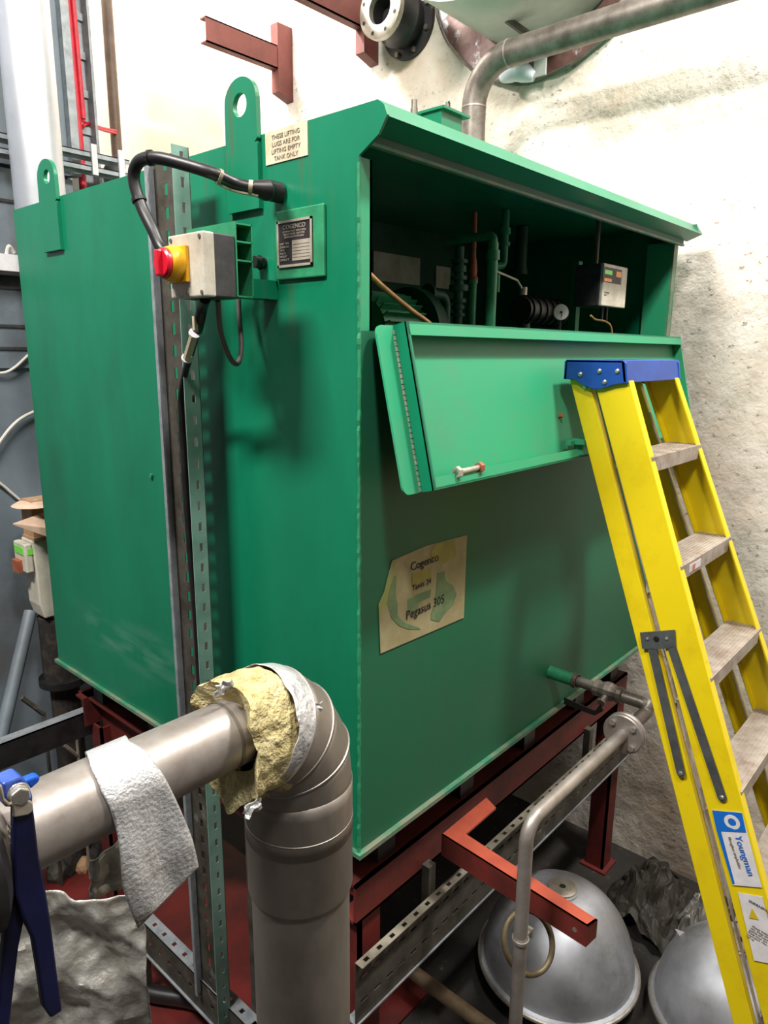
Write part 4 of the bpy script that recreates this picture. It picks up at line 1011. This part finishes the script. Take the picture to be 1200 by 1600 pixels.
o = m.build('crumpled_lagging', foil, None, smooth=True, solid=.002, origin=(a.x, YS, 0)); tag(o, 'large crumpled foil lagging sheet hanging at the bottom left corner', 'insulation')
# lever valve at the pipe end
XV = -.82
v_ = thing('butterfly_valve', (XV, PY, PZ), 'dark valve body with dark blue squeeze lever handles at the pipe end', 'valve')
m = MB(); m.lathe([(.0, -.045), (.10, -.045), (.105, -.03), (.105, .0), (.085, .012), (.0, .012)], (XV, PY, PZ), 40, (1, 0, 0)); m.build('valve_body', pumpM, v_, smooth=True)
m = MB(); m.lathe([(.060, .012), (.075, .012), (.075, .022), (.060, .022)], (XV, PY, PZ), 40, (1, 0, 0)); m.build('pipe_seal', steelD, v_, smooth=True)
YH = PY-.075
def H(px, py, y=YH): return P(px, py, 1, y)
def strip(name, pp, mt, par, y=YH, th=.014, bev=.003): 
    return MB().prism([H(px, py, y) for px, py in pp], (0, th, 0)).build(name, mt, par, bevel=bev)
strip('neck_block', [(4, 1225), (32, 1213), (44, 1222), (52, 1245), (52, 1262), (8, 1262)], handleBL, v_, th=.03)
strip('trigger_tab', [(38, 1220), (58, 1212), (64, 1214), (62, 1222), (48, 1234)], mat('bright_blue', (24, 78, 176), rough=.4), v_, y=YH+.02)
h1 = strip('lever_handle', [(22, 1262), (52, 1252), (62, 1340), (72, 1390), (80, 1440), (90, 1520), (98, 1580), (80, 1592), (68, 1575), (62, 1530), (52, 1470), (36, 1435), (24, 1400), (22, 1340)], handleB, v_, y=YH-.008)
strip('lever_handle', [(12, 1380), (40, 1398), (38, 1440), (30, 1480), (24, 1530), (16, 1600), (4, 1680), (-12, 1680), (-4, 1590), (2, 1520), (8, 1450), (10, 1420), (-10, 1380)], handleB, v_, y=YH+.01)
m = MB(); q = H(29, 1239, YH-.002); m.hexa(q, (-.15, -1, 0), .0125, .012); m.lathe([(.0135, 0), (.0135, .002), (0, .002)], q, 20, (-.15, -1, 0)); m.build('hex_bolt', steelB, v_, bevel=.002)
m = MB(); m.prism([H(x, y, YH-.012) for x, y in ((14, 1256), (44, 1250), (52, 1254), (52, 1268), (44, 1274), (22, 1278), (20, 1262))], (0, .006, 0)); m.prism([H(x, y, YH-.012) for x, y in ((0, 1226), (4, 1228), (8, 1248), (18, 1257), (14, 1262), (4, 1254), (-4, 1230))], (0, .006, 0)); m.build('latch_plate', gask, v_, bevel=.002)
m = MB()
for k in range(8): q = H(20+.6*k, 1290+k*10, YH+.006); m.box(q+V((-.004, -.006, -.003)), q+V((.004, .006, .003)))
m.build('ratchet_teeth', steelD, v_)

# ------------------------------------------------------------------ background left
YB = 2.15
gc = thing('plant_casing', (-.6, YB, 0), 'large grey panelled plant casing behind the left of the tank', 'casing')
xr = P(105, 100, 1, YB).x
m = MB(); m.box((-2.6, YB, 0), (xr-.02, YB+.55, 2.98)); m.build('lower_panel', grey_casing, gc)
m = MB(); m.box((-2.6, YB+.02, 3.0), (xr, YB+.55, 4.9)); m.build('upper_panel', grey_casing, gc)
m = MB()
for z in (2.85, 2.36, 2.27): m.box((-2.6, YB-.006, z), (xr-.02, YB, z+.012))
m.box((-2.6, YB-.006, P(10, 440, 1, YB).z-.03), (xr-.02, YB-.001, P(10, 440, 1, YB).z+.03)); m.build('panel_seam', greyBoxD, gc)
m = MB(); m.box((-2.6, YB-.012, P(10, 575, 1, YB).z), (xr-.02, YB, P(10, 553, 1, YB).z)); m.build('panel_band', grey_casing, gc)
m = MB(); m.box((xr-.015, YB-.01, 3.0), (xr+.02, YB+.05, 4.9)); m.build('corner_trim', galv, gc)
# flue
fx = P(62, 300, 1, 1.9)
fl_ = thing('flue_pipe', (fx.x, 1.9, 1.3), 'wide shiny upright flue pipe behind the left corner of the tank', 'pipe')
dd_ = (V((fx.x, 1.9, 3))-CAM).dot(R @ V((0, 0, 1)))
rfl = 38*dd_/F
m = MB(); m.tube(fillet([(fx.x, 1.9, 5.38), (fx.x, 1.9, 1.6), (fx.x+.01, 2.13, 1.55)], .13), rfl, 40); m.build('flue_wall', aluF, fl_, smooth=True)
m = MB(); m.lathe([(rfl, -.03), (rfl+.004, -.03), (rfl+.004, .03), (rfl, .03)], (fx.x, 1.9, 4.3), 40); m.build('joint_band', aluF, fl_, smooth=True)
# horizontal strut rail
YR = 2.06
s0, s1 = P(-80, 205, 1, YR), P(203, 262, 1, YR)
sr = thing('strut_rail', (s0.x, YR, s1.z), 'grey double strut rail running level behind the silver flue', 'rail')
for dz in (0, -.055):
    m = MB(); z = s1.z+.03+dz; m.box((s0.x, YR, z-.004), (s1.x, YR+.04, z)); m.box((s0.x, YR, z-.02), (s1.x, YR+.003, z)); m.box((s0.x, YR+.037, z-.03), (s1.x, YR+.04, z)); m.build('strut', galv, sr)
for px in (148, 190):
    q = P(px, 250, 1, YR-.01); m = MB(); m.box((q.x-.012, YR-.012, s1.z-.06), (q.x+.012, YR-.002, s1.z+.06)); m.build('clip', white, sr)
m = MB(); m.box((s0.x+.05, YR+.04, s1.z), (s0.x+.08, YB, s1.z+.02)); m.build('rail_arm', galv, sr)
# vertical cable ladder with red cable
q0 = P(118, 150, 1, 2.22)
cl = thing('cable_ladder', (q0.x, 2.22, 2.2), 'upright galvanised cable ladder at the edge of the grey casing', 'cable tray')
for dx_ in (-.075, .07):
    m = MB(); m.box((q0.x+dx_, 2.2, 1.2), (q0.x+dx_+.012, 2.25, 5.38)); m.build('side_rail', galv, cl)
for k in range(26):
    m = MB(); z = 1.4+k*.15; m.box((q0.x-.07, 2.235, z), (q0.x+.075, 2.245, z+.03)); m.build('rung', galv, cl)
m = MB(); m.box((q0.x+.03, 2.246, 1.2), (q0.x+.068, 2.25, 5.38)); m.build('back_strip', galv, cl)
m = MB(); m.tube([(q0.x-.01, 2.205, 1.3), (q0.x-.012, 2.205, 2.5), (q0.x-.005, 2.205, 3.1), (q0.x-.02, 2.205, 4.2), (q0.x-.02, 2.205, 5.3)], .016, 10)
m.tube([(q0.x+.016, 2.20, 3.25), (q0.x+.005, 2.2, 4.2), (q0.x+.0, 2.2, 5.3)], .012, 10)
rc_ = thing('red_cable', (q0.x, 2.2, 3), 'red cables running up the cable ladder with a branch to the brown conduit', 'cable')
m.build('cable_run', redC, rc_, smooth=True)
bx = P(182, 205, 1, 2.5)
for k in range(2):
    m = MB(); m.tube(spline([V((q0.x+.01, 2.195, 3.22+k*.02)), P(140, 193+2*k, 1, 2.25), P(160, 200+3*k, 1, 2.4), V((bx.x, 2.5, bx.z-.01*k))]), .006, 8); m.build('cable_branch', redC, rc_, smooth=True)
# brown conduit on the back
q1 = P(178, 120, 1, 2.5)
t = thing('brown_conduit', (q1.x, 2.52, 2.2), 'thin brown upright conduit against the cream wall', 'conduit')
m = MB(); m.cyl((q1.x, 2.52, 1.5), (q1.x, 2.52, 5.38), .026, 16); m.build('conduit_run', brownM, t, smooth=True)
m = MB(); m.cyl((q1.x, 2.52, 3.03), (q1.x, 2.52, 3.12), .034, 16); m.build('coupling', brownM, t, smooth=True)
m = MB(); m.box((q1.x-.02, 2.52, 2.5), (q1.x+.02, WY, 2.53)); m.build('wall_bracket', brownM, t)
# small knob behind tank top
q = P(178, 272, 1, 2.3); t = MB().lathe([(0, .05), (.03, .045), (.045, .02), (.045, -.02), (.03, -.2), (.03, -.7)], (q.x, 2.3, q.z), 20).build('dark_knob', greyBoxD, None, smooth=True, origin=(q.x, 2.3, q.z-.7)); tag(t, 'dark rounded valve top just showing over the tank roof edge', 'valve')
q = P(115, 300, 1, 2.35)
t = MB().box((q.x-.13, 2.35, 1.0), (q.x+.5, 2.37, P(115, 262, 1, 2.35).z)).build('white_board', white, None, origin=(q.x, 2.35, 1.0)); tag(t, 'white board just behind the tank top beside the red cable', 'board')
# white cables on the casing
def wire(name, pp, r, mt, label, y, cat='cable'):
    m = MB(); pts__ = spline([P(px, py, 1, y) for px, py in pp], 6); m.tube(pts__, r, 8); o = m.build(name, mt, None, smooth=True, origin=pts__[0]); tag(o, label, cat); return o
wire('white_cable', [(-40, 575), (0, 583), (22, 575), (48, 552), (80, 530)], .006, whiteC, 'white cable crossing the grey casing near the panel band', YB-.02)
wire('white_cable', [(-30, 740), (0, 690), (25, 660), (52, 644), (80, 636)], .007, whiteC, 'white cable curving up beside the tank edge in the middle left', YB-.02)
wire('white_cable', [(-40, 730), (0, 755), (20, 772), (36, 784), (50, 786)], .006, whiteC, 'white cable running down to the cardboard box above the pump drive', YB-.02)
q = P(8, 405, 1, YB-.05)
t = thing('junction_box', (q.x, YB-.05, q.z-.05), 'white junction box with dark lid at the far left edge', 'box')
MB().box((q.x-.3, YB-.06, q.z-.045), (q.x+.075, YB, q.z+.02)).build('box_body', white, t)
m = MB(); m.tube(spline([P(10, 398, 1, YB-.04), P(14, 385, 1, YB-.05), P(22, 395, 1, YB-.04)]), .008, 8); m.build('cable_loop', whiteC, t)
m = MB(); m.box((q.x-.3, YB-.063, q.z-.062), (q.x+.09, YB, q.z-.045)); m.build('dark_lip', pumpM, t)
# pump drive
yc = 1.84
t = thing('pump_drive', (P(60, 960, 1, yc).x, yc, P(60, 960, 1, yc).z), 'white pump drive unit with green display left of the tank', 'controller')
A_, B_ = P(50, 846, 1, yc-.0), P(78, 965, 1, yc)
x0 = A_.x; x1 = B_.x+.06; z1, z0 = A_.z, B_.z
m = MB(); m.prism([(x0, yc, z1), (x1, yc, z1), (x1, yc, z0), (x0+.02, yc, z0), (x0+.005, yc, z0+.06), (x0+.005, yc, z1-.13)], (0, .11, 0)); m.build('casing', plasticW, t, bevel=.006)
m = MB(); m.box((x0-.03, yc+.005, z1-.13), (x0, yc+.115, z1-.01)); m.build('front_cover', plasticW, t, bevel=.006)
m = MB(); m.box((x0-.033, yc+.02, z1-.055), (x0-.029, yc+.10, z1-.025)); m.box((x0-.02, yc+.003, z1-.055), (x0, yc+.006, z1-.03)); m.build('display', screenG, t)
m = MB(); m.box((x0+.075, yc-.002, z0+.10), (x1, yc+.001, z1-.03)); m.build('heat_sink', pumpM, t)
m = MB(); m.box((x0-.05, yc+.04, z1-.13), (x0-.03, yc+.09, z1-.08)); m.build('red_button', rust, t)
# pump body below the drive
pb_ = thing('circulator_pump', (x0+.1, yc+.06, 0), 'dark circulator pump and pipework beneath the white drive unit', 'pump')
m = MB(); m.cyl((x0+.1, yc+.07, z0-.02), (x0+.1, yc+.07, z0-.3), .08, 24); m.cyl((x0+.1, yc+.07, 0), (x0+.1, yc+.07, z0-.2), .06, 16); m.build('pump_body', darkPl, pb_)
m = MB(); m.cyl((x0+.1, yc+.07, z0-.30), (x0+.1, yc+.07, z0-.33), .10, 24); m.build('flange', pumpM, pb_)
# cardboard box above
A_, B_ = P(42, 790, 1, yc-.02), P(75, 835, 1, yc)
t = thing('cardboard_box', (A_.x, yc-.05, B_.z), 'open cardboard box with pale flap standing on the pump drive', 'box')
zb2 = z1+.0
m = MB(); m.box((x0+.005, yc-.01, z1+.001), (x0+.2, yc+.10, z1+.012)); m.box((x0+.01, yc, z1+.012), (x0+.2, yc+.10, z1+.16)); m.build('carton', wood, t)
m = MB(); q0_, q1_, q2_ = P(20, 818, 1, yc-.06), P(70, 800, 1, yc), P(76, 838, 1, yc-.06)
m.prism([q0_, q1_, V((q1_.x+.1, yc, q1_.z)), V((q2_.x+.1, yc-.06, q2_.z)), q2_], (0, 0, -.004)); m.build('flap', woodL, t)
m = MB(); m.lathe([(0, .02), (.07, .012), (.09, 0), (0, 0)], P(56, 788, 1, yc+.03)+V((0, 0, 0)), 20); m.build('lid', woodL, t)
# sloping conduit
m = MB(); a, c = P(48, 955, 1, 1.95), P(-5, 1180, 1, 1.75); d = (c-a); m.tube([a, a+d*1.5], .026, 14); o = m.build('sloping_duct', grey_casing, None, smooth=True, origin=a); tag(o, 'grey sloping pipe leaning down at the lower left edge', 'pipe')
# grey level angle
yb_ = 1.58
a, c = P(-60, 1160, 1, yb_), P(148, 1095, 1, yb_)
zA = P(147, 1098, 1, yb_).z
t = thing('steel_angle', (a.x, yb_, zA), 'grey steel angle beam running level into the red frame', 'beam')
m = MB(); m.box((a.x-.6, yb_-.05, zA-.005), (.10, yb_, zA)); m.build('top_leg', galv, t)
m = MB(); m.box((a.x-.6, yb_-.05, zA-.10), (.10, yb_-.045, zA)); m.build('front_leg', blackD if False else pumpM, t)
# clutter under and left of the frame
random.seed(11)
kinds = [('rubble_lump', darkPl, 'lump'), ('rubble_lump', floorM, 'lump')]
for k in range(26):
    x, y = random.uniform(-.55, .35), random.uniform(1.66, 2.05); r = random.uniform(.03, .07); mt = random.choice([darkPl, galvD, wood, pumpM])
    m = MB(); b = m.b; bmesh.ops.create_icosphere(b, subdivisions=2, radius=r)
    for v__ in b.verts: v__.co *= 1+.35*noise.noise(v__.co*22+V((k, 0, 0))); v__.co += V((x, y, r*.75))
    o = m.build('debris_lump', mt, None, origin=(x, y, 0)); tag(o, 'small lump of dark debris on the floor behind the left of the frame', 'debris', 'debris lumps on the floor at the left')
# white T bar and small rods
q = P(80, 1160, 1, 1.7)
t = thing('angle_rod', (q.x, 1.7, q.z), 'pale bent rod below the grey angle beam', 'rod')
m = MB(); m.tube([P(75, 1172, 1, 1.7), P(120, 1152, 1, 1.7)], .006, 6); m.tube([P(100, 1164, 1, 1.7), P(120, 1180, 1, 1.7)], .008, 6); m.cyl(P(120, 1155, 1, 1.7), V((P(120, 1155, 1, 1.7).x, 1.7, 0)), .006, 6); m.build('rod', gask, t)
t = thing('angle_rod', (q.x, 1.75, q.z), 'pale rod just above the grey angle beam', 'rod')
m = MB(); m.tube([P(34, 1090, 1, 1.75), P(68, 1115, 1, 1.75)], .010, 6); m.cyl(P(68, 1115, 1, 1.75), V((P(68, 1115, 1, 1.75).x, 1.75, 0)), .008, 6); m.build('rod', galvD, t)
# black hose on red floor
m = MB(); m.tube(spline([P(170, 1515, 2, .05), P(225, 1548, 2, .05), P(300, 1562, 2, .05), P(350, 1580, 2, .05), P(400, 1600, 2, .05)]), .028, 12)
o = m.build('black_hose', black, None, smooth=True, origin=P(225, 1548, 2, .0)); tag(o, 'thick black hose lying over the red painted floor', 'hose')
# rag behind strip
q = P(515, 1555, 2, .4)

# ------------------------------------------------------------------ lights
def area(name, loc, tgt, size, sy, power, col=(1, .97, .92)):
    l = bpy.data.lights.new(name, 'AREA'); l.shape = 'RECTANGLE'; l.size = size; l.size_y = sy; l.energy = power; l.color = col
    o = bpy.data.objects.new(name, l); COL.objects.link(o); o.location = loc
    d = (V(tgt)-V(loc)).normalized(); o.rotation_euler = d.to_track_quat('-Z', 'Y').to_euler(); return o
area('lamp_front', (1.1, -1.25, 4.95), (.8, -.3, 1.5), .4, .2, 80)
area('wall_fill', (-.9, -1.5, 5.0), (1.6, -.4, 1.5), .5, .3, 48)  # added fill light, brightens the lower part of the right wall
area('lamp_back', (.3, 2.6, 5.1), (1.5, 1.4, 2.8), .5, .25, 140)
area('lamp_left', (-2.0, .4, 4.9), (0, .7, 2.0), 1.0, .3, 110)
w = bpy.data.worlds.new('world'); SC.world = w; w.use_nodes = True
w.node_tree.nodes['Background'].inputs[0].default_value = (.9, .95, 1, 1); w.node_tree.nodes['Background'].inputs[1].default_value = .3
SC.view_settings.view_transform = 'Standard'; SC.view_settings.look = 'None'; SC.view_settings.gamma = 1; SC.view_settings.exposure = 1.0
SC.view_settings.use_curve_mapping = False
